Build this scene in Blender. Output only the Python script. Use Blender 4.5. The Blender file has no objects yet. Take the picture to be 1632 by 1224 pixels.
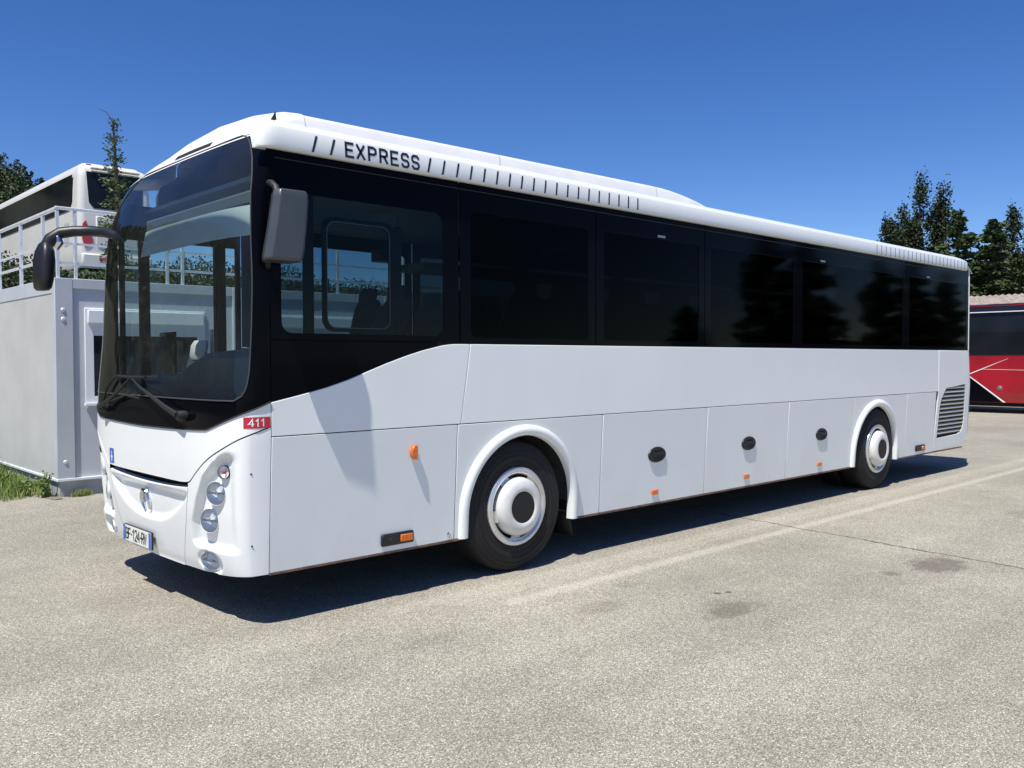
import bpy, bmesh, math, random
from mathutils import Vector, Matrix, noise
R = math.radians
sc = bpy.context.scene
col = sc.collection
# ---------------------------------------------------------------- camera
CAM = Vector((0.0, -4.867, 1.6335))
th, pit, rol = 0.81837177, 0.02788447, -0.00289385
F = Vector((math.cos(th)*math.cos(pit), math.sin(th)*math.cos(pit), -math.sin(pit)))
Rt = Vector((math.sin(th), -math.cos(th), 0))
Up = Rt.cross(F)
R2 = Rt*math.cos(rol)+Up*math.sin(rol); U2 = -Rt*math.sin(rol)+Up*math.cos(rol)
cd = bpy.data.cameras.new('camera'); cam = bpy.data.objects.new('camera', cd); col.objects.link(cam)
M3 = Matrix((R2, U2, -F)).transposed()
cam.matrix_world = Matrix.Translation(CAM) @ M3.to_4x4()
cd.sensor_fit = 'HORIZONTAL'; cd.sensor_width = 36; cd.lens = 1401.12*36/1632
cd.clip_start = 0.05; cd.clip_end = 3000
sc.camera = cam
# ---------------------------------------------------------------- light and sky
SUN = Vector((-0.46, -0.168, 1.0)).normalized()
EL = math.asin(SUN.z)
w = bpy.data.worlds.new('World'); sc.world = w; w.use_nodes = True
wn = w.node_tree; wn.nodes.clear()
bg = wn.nodes.new('ShaderNodeBackground'); wo = wn.nodes.new('ShaderNodeOutputWorld')
sky = wn.nodes.new('ShaderNodeTexSky'); sky.sky_type = 'NISHITA'; sky.sun_disc = False
sky.sun_elevation = EL; sky.sun_rotation = math.atan2(SUN.x, SUN.y)
sky.altitude = 300; sky.air_density = 0.75; sky.dust_density = 0.25; sky.ozone_density = 2.4
hs = wn.nodes.new('ShaderNodeHueSaturation'); hs.inputs['Saturation'].default_value = 1.30; hs.inputs['Hue'].default_value = 0.512
wn.links.new(sky.outputs[0], hs.inputs['Color']); wn.links.new(hs.outputs[0], bg.inputs[0])
bg.inputs[1].default_value = 0.11
wn.links.new(bg.outputs[0], wo.inputs[0])
sl = bpy.data.lights.new('sun', 'SUN'); so = bpy.data.objects.new('sun', sl); col.objects.link(so)
sl.energy = 5.0; sl.angle = R(0.53); sl.color = (1.0, 0.95, 0.86)
so.rotation_euler = (-SUN).to_track_quat('-Z', 'Y').to_euler()
so.location = (-20, -8, 45)
sc.view_settings.view_transform = 'Standard'; sc.view_settings.look = 'None'
sc.view_settings.exposure = 0.36; sc.view_settings.gamma = 1.0
try:
    sc.cycles.max_bounces = 10; sc.cycles.transparent_max_bounces = 24
    sc.cycles.sample_clamp_indirect = 6
except Exception: pass

# ---------------------------------------------------------------- materials
MT = {}
def nt(name):
    m = bpy.data.materials.new(name); m.use_nodes = True
    n = m.node_tree; n.nodes.clear()
    out = n.nodes.new('ShaderNodeOutputMaterial'); MT[name] = m
    return m, n, out
def prin(name, colr, rough=.5, metal=0, coat=0, spec=.5, var=0, vscale=3, bump=0, bscale=60, col2=None, rvar=0, trans=0, emis=None):
    m, n, out = nt(name)
    b = n.nodes.new('ShaderNodeBsdfPrincipled'); n.links.new(b.outputs[0], out.inputs[0])
    b.inputs['Base Color'].default_value = (*colr, 1); b.inputs['Roughness'].default_value = rough
    b.inputs['Metallic'].default_value = metal; b.inputs['Coat Weight'].default_value = coat
    b.inputs['Coat Roughness'].default_value = .08
    b.inputs['Specular IOR Level'].default_value = spec
    tc = n.nodes.new('ShaderNodeTexCoord')
    if var or col2 or rvar:
        nz = n.nodes.new('ShaderNodeTexNoise'); nz.inputs['Scale'].default_value = vscale; nz.inputs['Detail'].default_value = 6
        n.links.new(tc.outputs['Object'], nz.inputs['Vector'])
        mx = n.nodes.new('ShaderNodeMix'); mx.data_type = 'RGBA'
        c2 = col2 if col2 else tuple(max(0, c*(1-var)) for c in colr)
        mx.inputs[6].default_value = (*colr, 1); mx.inputs[7].default_value = (*c2, 1)
        rp = n.nodes.new('ShaderNodeMapRange'); rp.inputs[1].default_value = .38; rp.inputs[2].default_value = .66
        n.links.new(nz.outputs[0], rp.inputs[0]); n.links.new(rp.outputs[0], mx.inputs[0])
        n.links.new(mx.outputs[2], b.inputs['Base Color'])
        if rvar:
            r2 = n.nodes.new('ShaderNodeMapRange'); r2.inputs[3].default_value = rough; r2.inputs[4].default_value = rough+rvar
            n.links.new(nz.outputs[0], r2.inputs[0]); n.links.new(r2.outputs[0], b.inputs['Roughness'])
    if bump:
        nb = n.nodes.new('ShaderNodeTexNoise'); nb.inputs['Scale'].default_value = bscale; nb.inputs['Detail'].default_value = 3
        n.links.new(tc.outputs['Object'], nb.inputs['Vector'])
        bp = n.nodes.new('ShaderNodeBump'); bp.inputs['Strength'].default_value = bump; bp.inputs['Distance'].default_value = .01
        n.links.new(nb.outputs[0], bp.inputs['Height']); n.links.new(bp.outputs[0], b.inputs['Normal'])
    return m
def glass(name, tint, ior=1.5, rough=0.0, dirt=0.0):
    m, n, out = nt(name)
    tr = n.nodes.new('ShaderNodeBsdfTransparent'); tr.inputs[0].default_value = (*tint, 1)
    gl = n.nodes.new('ShaderNodeBsdfGlossy'); gl.inputs['Roughness'].default_value = rough
    fr = n.nodes.new('ShaderNodeFresnel'); fr.inputs[0].default_value = ior
    mx = n.nodes.new('ShaderNodeMixShader')
    n.links.new(fr.outputs[0], mx.inputs[0]); n.links.new(tr.outputs[0], mx.inputs[1]); n.links.new(gl.outputs[0], mx.inputs[2])
    last = mx
    if dirt:
        df = n.nodes.new('ShaderNodeBsdfDiffuse'); df.inputs[0].default_value = (.55, .6, .58, 1)
        nz = n.nodes.new('ShaderNodeTexNoise'); nz.inputs['Scale'].default_value = 2.2; nz.inputs['Detail'].default_value = 5
        tc = n.nodes.new('ShaderNodeTexCoord'); n.links.new(tc.outputs['Object'], nz.inputs['Vector'])
        mr = n.nodes.new('ShaderNodeMapRange'); mr.inputs[1].default_value = .35; mr.inputs[2].default_value = .7
        mr.inputs[3].default_value = dirt*.4; mr.inputs[4].default_value = dirt
        n.links.new(nz.outputs[0], mr.inputs[0])
        m2 = n.nodes.new('ShaderNodeMixShader'); n.links.new(mr.outputs[0], m2.inputs[0])
        n.links.new(mx.outputs[0], m2.inputs[1]); n.links.new(df.outputs[0], m2.inputs[2]); last = m2
    n.links.new(last.outputs[0], out.inputs[0])
    return m
def paint(name, c, dust):
    m, n, out = nt(name); N = n.nodes.new; Lk = n.links.new
    b = N('ShaderNodeBsdfPrincipled'); Lk(b.outputs[0], out.inputs[0])
    b.inputs['Coat Weight'].default_value = .35; b.inputs['Coat Roughness'].default_value = .10
    tc = N('ShaderNodeTexCoord'); mp = N('ShaderNodeMapping'); mp.inputs['Scale'].default_value = (1.2, 1.2, .6); Lk(tc.outputs['Object'], mp.inputs[0])
    st = N('ShaderNodeTexNoise'); st.inputs['Scale'].default_value = 2.2; st.inputs['Detail'].default_value = 7; st.inputs['Roughness'].default_value = .65; Lk(mp.outputs[0], st.inputs['Vector'])
    sp = N('ShaderNodeSeparateXYZ'); Lk(tc.outputs['Object'], sp.inputs[0])
    low = N('ShaderNodeMapRange'); Lk(sp.outputs[2], low.inputs[0])
    for i, x in enumerate((.30, .75, 1.0, .22)): low.inputs[i+1].default_value = x
    rg = N('ShaderNodeMapRange'); Lk(st.outputs[0], rg.inputs[0])
    for i, x in enumerate((.40, .72, 0, 1)): rg.inputs[i+1].default_value = x
    f = N('ShaderNodeMath'); f.operation = 'MULTIPLY'; Lk(low.outputs[0], f.inputs[0]); Lk(rg.outputs[0], f.inputs[1])
    f2 = N('ShaderNodeMath'); f2.operation = 'MULTIPLY'; Lk(f.outputs[0], f2.inputs[0]); f2.inputs[1].default_value = dust
    mx = N('ShaderNodeMix'); mx.data_type = 'RGBA'; Lk(f2.outputs[0], mx.inputs[0]); mx.inputs[6].default_value = (*c, 1); mx.inputs[7].default_value = (.42, .40, .35, 1)
    Lk(mx.outputs[2], b.inputs['Base Color'])
    rr = N('ShaderNodeMapRange'); Lk(st.outputs[0], rr.inputs[0]); rr.inputs[3].default_value = .26; rr.inputs[4].default_value = .40; Lk(rr.outputs[0], b.inputs['Roughness'])
    wv = N('ShaderNodeTexNoise'); wv.inputs['Scale'].default_value = 1.6; wv.inputs['Detail'].default_value = 1; Lk(tc.outputs['Object'], wv.inputs['Vector'])
    bp = N('ShaderNodeBump'); bp.inputs['Strength'].default_value = .10; bp.inputs['Distance'].default_value = .03; Lk(wv.outputs[0], bp.inputs['Height']); Lk(bp.outputs[0], b.inputs['Normal'])
    return m
WHITE = paint('white_paint', (.82, .85, .84), .24)
ROOFW = prin('roof_white', (.80, .80, .80), .4, coat=.2, var=.06, vscale=4)
BLACKG = prin('black_gloss', (.0025, .003, .005), .07, spec=.045)
BLACK = prin('black_rubber', (.012, .012, .013), .6, bump=.1, bscale=80)
PLAST = prin('dark_plastic', (.012, .0125, .014), .42, var=.3, vscale=9, bump=.12, bscale=150)
MIRR = prin('mirror_housing', (.055, .063, .070), .36, coat=.2, var=.15, vscale=7, bump=.1, bscale=180)
CHROME = prin('chrome', (.75, .77, .80), .12, metal=1)
REFL = prin('lamp_reflector', (.84, .85, .86), .38, metal=.45)
MGLASS = prin('mirror_glass', (.8, .82, .85), .02, metal=1)
RINGM = prin('hub_ring_metal', (.72, .73, .74), .24, metal=.75, var=.15, vscale=10)
BLACKH = prin('handle_black', (.006, .006, .007), .45)
TYRE = prin('tyre', (.009, .0088, .009), .75, var=.35, vscale=14, bump=.3, bscale=40)
HUBM = prin('hub_paint', (.74, .74, .71), .28, metal=.12, coat=.3, var=.12, vscale=8)
DARK = prin('dark_void', (.006, .006, .007), .9)
LINER = prin('wheel_liner', (.10, .10, .095), .8, var=.5, vscale=6, bump=.4, bscale=30)
ORANGE = prin('orange_lens', (.75, .17, .015), .18, coat=.6, var=.3, vscale=60)
REDL = prin('red_lens', (.5, .02, .02), .18, coat=.6)
NAVY = prin('navy_print', (.012, .012, .03), .45)
STRED = prin('sticker_red', (.55, .02, .035), .4)
STBLUE = prin('sticker_blue', (.03, .12, .5), .4)
WPRINT = prin('white_print', (.8, .8, .8), .5)
GREYP = prin('grey_print', (.45, .47, .5), .5)
PLATE = prin('plate_white', (.72, .74, .68), .4)
BLKP = prin('black_print', (.02, .02, .02), .5)
RUST = prin('sill_edge', (.20, .12, .085), .7, col2=(.10, .06, .045), vscale=20)
SEATM = prin('seat_fabric', (.045, .06, .085), .9, var=.4, vscale=50, bump=.2, bscale=200)
HEADR = prin('headrest_cover', (.55, .55, .54), .8)
INTG = prin('interior_grey', (.23, .25, .26), .7, var=.12, vscale=4)
DASH = prin('dashboard', (.085, .105, .115), .5, bump=.1, bscale=200)
VISOR = prin('sun_blind', (.42, .50, .49), .7)
CABW = prin('cabin_wall', (.50, .54, .58), .55, var=.10, vscale=2.5, bump=.04, bscale=90)
CABF = prin('cabin_frame', (.48, .52, .56), .5, var=.08, vscale=3)
CABS = prin('cabin_side', (.50, .51, .49), .6, var=.10, vscale=2, bump=.06, bscale=90)
PVC = prin('window_pvc', (.72, .75, .78), .35)
GALV = prin('galvanised', (.70, .73, .76), .45, metal=.25, var=.12, vscale=10)
CREAM = prin('cream_coach', (.68, .67, .63), .35, coat=.3, var=.06, vscale=2)
REDP = prin('red_coach', (.36, .008, .018), .22, coat=.5, var=.25, vscale=1.5)
TILE = prin('roof_tile', (.33, .28, .24), .85, col2=(.20, .17, .15), vscale=5, bump=.3, bscale=20)
WALLP = prin('shed_wall', (.42, .38, .32), .85, var=.2, vscale=2)
BARK = prin('bark', (.09, .065, .045), .9, var=.4, vscale=12, bump=.6, bscale=25)
BROWN = prin('metal_brown', (.20, .18, .15), .5, metal=.4)
def leafm(name, c1, c2, sc_=1.2):
    m = prin(name, c1, .6, col2=c2, vscale=sc_)
    b = [x for x in m.node_tree.nodes if x.type == 'BSDF_PRINCIPLED'][0]
    b.inputs['Specular IOR Level'].default_value = .25
    return m
CEDAR = leafm('cedar_needles', (.035, .06, .022), (.075, .105, .035), 1.4)
CEDARY = leafm('young_cedar', (.06, .10, .03), (.12, .16, .06), 3)
POPLAR = leafm('poplar_leaves', (.022, .035, .016), (.045, .06, .025), 1.0)
PINEF = leafm('forest_leaves', (.028, .050, .020), (.060, .082, .030), .12)
WEED = leafm('weed_leaves', (.10, .17, .04), (.20, .24, .08), 5)
GRASSM = leafm('grass_blades', (.15, .24, .05), (.24, .27, .10), 3)
PASSG = glass('tinted_glass', (.20, .23, .24), 1.12, rough=.045)
DRVG = glass('driver_glass', (.58, .66, .68), 1.20)
WSG = glass('windscreen_glass', (.84, .91, .91), 1.36, dirt=.02)
DOORG = glass('door_glass', (.78, .86, .85), 1.3)
LENSG = glass('lamp_lens', (.96, .97, .97), 1.28)
CABG = prin('cabin_window_glass', (.02, .025, .03), .05, spec=.6)
BCG = prin('coach_window', (.012, .014, .018), .08, spec=.22, var=.5, vscale=.8)

def asphalt():
    m, n, out = nt('asphalt')
    N = n.nodes.new; Lk = n.links.new
    b = N('ShaderNodeBsdfPrincipled'); b.inputs['Roughness'].default_value = .9; b.inputs['Specular IOR Level'].default_value = .2
    Lk(b.outputs[0], out.inputs[0])
    tc = N('ShaderNodeTexCoord'); P = tc.outputs['Object']
    def vor(s):
        v = N('ShaderNodeTexVoronoi'); v.inputs['Scale'].default_value = s; Lk(P, v.inputs['Vector']); return v
    def noi(s, d=5, r=.6):
        v = N('ShaderNodeTexNoise'); v.inputs['Scale'].default_value = s; v.inputs['Detail'].default_value = d; v.inputs['Roughness'].default_value = r; Lk(P, v.inputs['Vector']); return v
    def mapr(sock, a, b_, c, d):
        v = N('ShaderNodeMapRange'); Lk(sock, v.inputs[0])
        for i, x in enumerate((a, b_, c, d)): v.inputs[i+1].default_value = x
        return v.outputs[0]
    def math_(op, a, b_):
        v = N('ShaderNodeMath'); v.operation = op
        for i, x in enumerate((a, b_)):
            if isinstance(x, (int, float)): v.inputs[i].default_value = x
            else: Lk(x, v.inputs[i])
        return v.outputs[0]
    def mix(f, a, b_):
        v = N('ShaderNodeMix'); v.data_type = 'RGBA'
        if isinstance(f, (int, float)): v.inputs[0].default_value = f
        else: Lk(f, v.inputs[0])
        for i, x in ((6, a), (7, b_)):
            if isinstance(x, tuple): v.inputs[i].default_value = (*x, 1)
            else: Lk(x, v.inputs[i])
        return v.outputs[2]
    v1 = vor(185); sep = N('ShaderNodeSeparateColor'); Lk(v1.outputs['Color'], sep.inputs[0])
    rnd = sep.outputs[0]
    ramp = N('ShaderNodeValToRGB'); Lk(rnd, ramp.inputs[0])
    e = ramp.color_ramp.elements
    e[0].position = 0; e[0].color = (.17, .157, .130, 1); e[1].position = 1; e[1].color = (.86, .815, .69, 1)
    for p_, c_ in ((.25, (.29, .272, .228)), (.6, (.400, .377, .317)), (.88, (.52, .490, .415))):
        q = e.new(p_); q.color = (*c_, 1)
    edge = mapr(v1.outputs['Distance'], 0.0, .75, 1.0, .66)
    c = mix(1.0, ramp.outputs[0], ramp.outputs[0])
    mul = N('ShaderNodeMix'); mul.data_type = 'RGBA'; mul.blend_type = 'MULTIPLY'; mul.inputs[0].default_value = 1
    cmb = N('ShaderNodeCombineColor'); [Lk(edge, cmb.inputs[i]) for i in range(3)]
    Lk(ramp.outputs[0], mul.inputs[6]); Lk(cmb.outputs[0], mul.inputs[7]); c = mul.outputs[2]
    # large patches of wear
    big = mapr(noi(.35, 6, .65).outputs[0], .35, .68, .84, 1.10)
    mid = mapr(noi(2.6, 4, .6).outputs[0], .3, .7, .93, 1.07)
    mpx = N('ShaderNodeMapping'); mpx.inputs['Scale'].default_value = (.10, 1.6, 1); Lk(P, mpx.inputs[0])
    tk = N('ShaderNodeTexNoise'); tk.inputs['Scale'].default_value = 1.0; tk.inputs['Detail'].default_value = 5; Lk(mpx.outputs[0], tk.inputs['Vector'])
    trk = mapr(tk.outputs[0], .35, .65, .94, 1.05)
    bm_ = math_('MULTIPLY', math_('MULTIPLY', big, mid), trk)
    mul2 = N('ShaderNodeMix'); mul2.data_type = 'RGBA'; mul2.blend_type = 'MULTIPLY'; mul2.inputs[0].default_value = 1
    cmb2 = N('ShaderNodeCombineColor'); [Lk(bm_, cmb2.inputs[i]) for i in range(3)]
    Lk(c, mul2.inputs[6]); Lk(cmb2.outputs[0], mul2.inputs[7]); c = mul2.outputs[2]
    sx = N('ShaderNodeSeparateXYZ'); Lk(P, sx.inputs[0]); X, Y = sx.outputs[0], sx.outputs[1]
    nn = noi(9, 4, .7).outputs[0]
    wob = mapr(nn, 0, 1, -.05, .05)
    def band(yc, hw, soft, x0, x1, amt, colr, cc):
        # worn painted line along X
        d = math_('ABSOLUTE', math_('SUBTRACT', math_('ADD', Y, wob), yc), 0)
        f = mapr(d, hw, hw+soft, 1, 0)
        f2 = mapr(X, x0, x0+.12, 0, 1); f3 = mapr(X, x1-.5, x1, 1, 0)
        wear = mapr(noi(55, 3, .7).outputs[0], .36, .62, .15, 1)
        f = math_('MULTIPLY', math_('MULTIPLY', f, f2), math_('MULTIPLY', f3, math_('MULTIPLY', wear, amt)))
        return mix(f, cc, colr)
    c = band(-.575, .030, .06, 3.9, 60, .42, (.62, .60, .50), c)
    c = band(-.20, .05, .06, 3.2, 18, .22, (.62, .60, .50), c)
    c = band(-.34, .01, .05, 3.6, 18, .18, (.62, .60, .50), c)
    # oil stains: elongated blotches
    for (sx0, sy0, rx, ry, amt) in ((4.93, -1.70, .30, .14, .50), (7.19, -2.127, .33, .22, .62), (6.637, -1.991, .09, .09, .5), (4.358, -1.076, .22, .14, .30),
                                  (3.10, -.84, .26, .10, .22), (4.94, -.83, .12, .09, .25), (4.99, -1.52, .12, .06, .28), (5.2, -1.40, .03, .03, .9), (5.28, -1.44, .03, .025, .9),
                                  (2.6, -2.2, .5, .3, .10), (10.2, -1.9, .35, .3, .18)):
        dx = math_('DIVIDE', math_('SUBTRACT', X, sx0), rx); dy = math_('DIVIDE', math_('SUBTRACT', Y, sy0), ry)
        d = math_('ADD', math_('MULTIPLY', dx, dx), math_('MULTIPLY', dy, dy))
        d = math_('ADD', d, mapr(nn, .3, .7, -.6, .6))
        f = math_('MULTIPLY', mapr(d, .25, 1.15, 1, 0), amt)
        c = mix(f, c, (.085, .068, .062))
    # crack across the lot
    tt = math_('ADD', 7.867, math_('MULTIPLY', math_('SUBTRACT', Y, .052), .132))
    d = math_('ABSOLUTE', math_('SUBTRACT', math_('ADD', X, mapr(noi(3, 5, .7).outputs[0], 0, 1, -.09, .09)), tt), 0)
    f = math_('MULTIPLY', mapr(d, .008, .022, .8, 0), mapr(Y, -7, -2.5, .4, 1))
    c = mix(f, c, (.06, .055, .06))
    Lk(c, b.inputs['Base Color'])
    bp = N('ShaderNodeBump'); bp.inputs['Strength'].default_value = .4; bp.inputs['Distance'].default_value = .003
    hh = math_('SUBTRACT', rnd, math_('MULTIPLY', v1.outputs['Distance'], 1.2))
    Lk(hh, bp.inputs['Height']); Lk(bp.outputs[0], b.inputs['Normal'])
    return m
ASPH = asphalt()
SLOPE = prin('slope_soil', (.07, .07, .05), .95, col2=(.045, .06, .035), vscale=.8, bump=.5, bscale=6)

# ---------------------------------------------------------------- mesh builder
OFF = {}
def empty(name, loc, label=None, cat=None, group=None, kind=None):
    o = bpy.data.objects.new(name, None); col.objects.link(o); o.location = loc
    o.empty_display_size = .3
    OFF[o] = Vector(loc)
    tag(o, label, cat, group, kind); return o
def tag(o, label=None, cat=None, group=None, kind=None):
    if label: o['label'] = label
    if cat: o['category'] = cat
    if group: o['group'] = group
    if kind: o['kind'] = kind
class MB:
    def __init__(s): s.v = []; s.f = []
    def add(s, vs, fs):
        n = len(s.v); s.v += [tuple(v) for v in vs]; s.f += [tuple(i+n for i in f) for f in fs]; return s
    def box(s, x0, x1, y0, y1, z0, z1):
        return s.add([(x0,y0,z0),(x1,y0,z0),(x1,y1,z0),(x0,y1,z0),(x0,y0,z1),(x1,y0,z1),(x1,y1,z1),(x0,y1,z1)],
                     [(0,3,2,1),(4,5,6,7),(0,1,5,4),(1,2,6,5),(2,3,7,6),(3,0,4,7)])
    def tube(s, pts, r, seg=10, cap=True):
        pts = [Vector(p) for p in pts]; rs = r if isinstance(r, (list, tuple)) else [r]*len(pts)
        vs = []; up = None
        for i, p in enumerate(pts):
            d = (pts[min(i+1, len(pts)-1)]-pts[max(i-1, 0)]).normalized()
            if up is None:
                up = Vector((0,0,1)) if abs(d.z) < .9 else Vector((1,0,0))
            a = d.cross(up).normalized(); b = a.cross(d).normalized(); up = b
            for k in range(seg):
                t = 2*math.pi*k/seg; vs.append(p+a*math.cos(t)*rs[i]+b*math.sin(t)*rs[i])
        fs = []
        for i in range(len(pts)-1):
            for k in range(seg):
                k2 = (k+1) % seg; fs.append((i*seg+k, i*seg+k2, (i+1)*seg+k2, (i+1)*seg+k))
        if cap:
            fs.append(tuple(range(seg))[::-1]); fs.append(tuple((len(pts)-1)*seg+k for k in range(seg)))
        return s.add(vs, fs)
    def lathe(s, prof, c, axis, seg=64, a0=0, a1=2*math.pi, ref=None):
        # prof: (radius, distance along axis)
        ax = Vector(axis).normalized(); u = Vector(ref) if ref else (Vector((0,0,1)) if abs(ax.z) < .9 else Vector((1,0,0)))
        a = ax.cross(u).normalized(); b = ax.cross(a).normalized(); c = Vector(c)
        full = abs(a1-a0-2*math.pi) < 1e-6; n = seg if full else seg+1; vs = []
        for i in range(n):
            t = a0+(a1-a0)*i/seg; d = a*math.cos(t)+b*math.sin(t)
            for r_, h in prof: vs.append(c+d*r_+ax*h)
        m = len(prof); fs = []
        for i in range(seg):
            j = (i+1) % n
            for k in range(m-1): fs.append((i*m+k, j*m+k, j*m+k+1, i*m+k+1))
        return s.add(vs, fs)
    def grid(s, rows):
        n = len(rows[0]); vs = [p for r_ in rows for p in r_]
        return s.add(vs, [(i*n+j, i*n+j+1, (i+1)*n+j+1, (i+1)*n+j) for i in range(len(rows)-1) for j in range(n-1)])
    def build(s, name, mat, parent=None, smooth=True, bevel=0, seg=2, angle=35, solid=0, weld=False, label=None):
        off = Vector((0,0,0)); p = parent
        while p is not None:
            if p in OFF: off = OFF[p]; break
            p = p.parent
        me = bpy.data.meshes.new(name)
        me.from_pydata([tuple(Vector(v)-off) for v in s.v], [], s.f)
        bm = bmesh.new(); bm.from_mesh(me)
        bmesh.ops.remove_doubles(bm, verts=bm.verts, dist=1e-5)
        if solid != 0:
            pass
        bmesh.ops.recalc_face_normals(bm, faces=bm.faces)
        bm.to_mesh(me); bm.free()
        for m in (mat if isinstance(mat, (list, tuple)) else [mat]): me.materials.append(m)
        if smooth:
            for p_ in me.polygons: p_.use_smooth = True
            try: me.set_sharp_from_angle(angle=R(angle))
            except Exception: pass
        o = bpy.data.objects.new(name, me); col.objects.link(o)
        if parent is not None: o.parent = parent
        else: OFF[o] = Vector((0,0,0))
        if solid:
            md = o.modifiers.new('solid', 'SOLIDIFY'); md.thickness = solid; md.offset = 0
        if bevel:
            md = o.modifiers.new('bevel', 'BEVEL'); md.width = bevel; md.segments = seg; md.limit_method = 'ANGLE'; md.angle_limit = R(40)
            md.harden_normals = False
        if label: o['label'] = label
        return o
def prism(poly, ypos, thick, MBo=None, hole=None):
    """closed polygon in XZ extruded from ypos(z) inwards by thick (signed), optional hole polygon"""
    mb = MBo or MB()
    bm = bmesh.new()
    def ring(pts): return [bm.verts.new((x, 0, z)) for x, z in pts]
    a = ring(poly); edges = [bm.edges.new((a[i], a[(i+1) % len(a)])) for i in range(len(a))]
    if hole:
        h = ring(hole); edges += [bm.edges.new((h[i], h[(i+1) % len(h)])) for i in range(len(h))]
    bmesh.ops.triangle_fill(bm, use_beauty=True, use_dissolve=False, edges=edges)
    bm.verts.index_update()
    vs = [tuple(v.co) for v in bm.verts]; fs = [tuple(v.index for v in f.verts) for f in bm.faces]
    n = len(vs)
    front = [(x, ypos(z), z) for x, _, z in vs]; back = [(x, ypos(z)+thick, z) for x, _, z in vs]
    faces = fs+[tuple(i+n for i in f)[::-1] for f in fs]
    bnd = [(e.verts[0].index, e.verts[1].index) for e in bm.edges if len(e.link_faces) == 1]
    faces += [(i, j, j+n, i+n) for i, j in bnd]
    bm.free()
    mb.add(front+back, faces); return mb
def rrect(x0, x1, z0, z1, r, n=6):
    out = []
    for cx, cz, a in ((x1-r, z1-r, 0), (x0+r, z1-r, 90), (x0+r, z0+r, 180), (x1-r, z0+r, 270)):
        for i in range(n+1):
            t = R(a+90*i/n); out.append((cx+r*math.cos(t), cz+r*math.sin(t)))
    return out
# ---- stroke lettering: characters as polylines in a unit box
G = {
 'E': [[(1,1),(0,1),(0,0),(1,0)],[(0,.5),(.85,.5)]],
 'X': [[(0,1),(1,0)],[(0,0),(1,1)]],
 'P': [[(0,0),(0,1),(.7,1),(1,.88),(1,.62),(.7,.48),(0,.48)]],
 'R': [[(0,0),(0,1),(.7,1),(1,.88),(1,.62),(.7,.48),(0,.48)],[(.55,.48),(1,0)]],
 'S': [[(1,.82),(.8,1),(.2,1),(0,.85),(0,.64),(.2,.52),(.8,.48),(1,.36),(1,.15),(.8,0),(.2,0),(0,.18)]],
 'B': [[(0,0),(0,1),(.7,1),(.95,.88),(.95,.64),(.7,.52),(0,.52)],[(.7,.52),(1,.4),(1,.12),(.7,0),(0,0)]],
 'F': [[(0,0),(0,1),(1,1)],[(0,.52),(.8,.52)]],
 '-': [[(.1,.48),(.9,.48)]],
 '1': [[(.1,.75),(.6,1),(.6,0)]],
 '2': [[(0,.8),(.2,1),(.8,1),(1,.8),(1,.6),(0,0),(1,0)]],
 '4': [[(.75,0),(.75,1),(0,.3),(1,.3)]],
 'W': [[(0,1),(.25,0),(.5,.8),(.75,0),(1,1)]],
}
def strokes(mb, text, fn, u0, v0, cw, ch, gap, wdt, narrow=None, lean=0):
    """fn(u,v)->3D point; flat ribbons; mitred by small overlap discs"""
    u = u0
    for c in text:
        w_ = cw*(narrow or {}).get(c, 1)
        for pl in G.get(c, []):
            P = [(u+a*w_+lean*b, v0+b*ch) for a, b in pl]
            L_, R_ = [], []
            for i, p in enumerate(P):
                a = P[max(i-1, 0)]; b = P[min(i+1, len(P)-1)]
                if 0 < i < len(P)-1:
                    d1 = Vector((p[0]-a[0], p[1]-a[1])).normalized(); d2 = Vector((b[0]-p[0], b[1]-p[1])).normalized()
                    t = (d1+d2); t = t.normalized() if t.length > 1e-4 else d1
                    k = 1/max(.5, abs(t.dot(d1)))
                else:
                    t = Vector((b[0]-a[0], b[1]-a[1])).normalized(); k = 1
                    e = wdt*.5*(-1 if i == 0 else 1); p = (p[0]+t.x*e*.6, p[1]+t.y*e*.6)
                n = Vector((-t.y, t.x))*wdt*.5*k
                L_.append((p[0]+n.x, p[1]+n.y)); R_.append((p[0]-n.x, p[1]-n.y))
            mb.grid([[fn(*q) for q in L_], [fn(*q) for q in R_]])
        u += w_+gap
    return u
def smooth(x): x = max(0, min(1, x)); return x*x*(3-2*x)
def interp(x, xs, ys):
    if x <= xs[0]: return ys[0]
    for i in range(len(xs)-1):
        if x <= xs[i+1]:
            k = (x-xs[i])/(xs[i+1]-xs[i]); return ys[i]+(ys[i+1]-ys[i])*k
    return ys[-1]

def pinterp(x, xs, ys):
    # monotone cubic
    n = len(xs)
    if x <= xs[0]: return ys[0]
    if x >= xs[-1]: return ys[-1]
    d = [(ys[i+1]-ys[i])/(xs[i+1]-xs[i]) for i in range(n-1)]
    m = [d[0]]+[0 if d[i-1]*d[i] <= 0 else 2*d[i-1]*d[i]/(d[i-1]+d[i]) for i in range(1, n-1)]+[d[-1]]
    for i in range(n-1):
        if x <= xs[i+1]:
            h = xs[i+1]-xs[i]; t = (x-xs[i])/h
            return ys[i]*(2*t**3-3*t*t+1)+h*m[i]*(t**3-2*t*t+t)+ys[i+1]*(3*t*t-2*t**3)+h*m[i+1]*(t**3-t*t)
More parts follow.
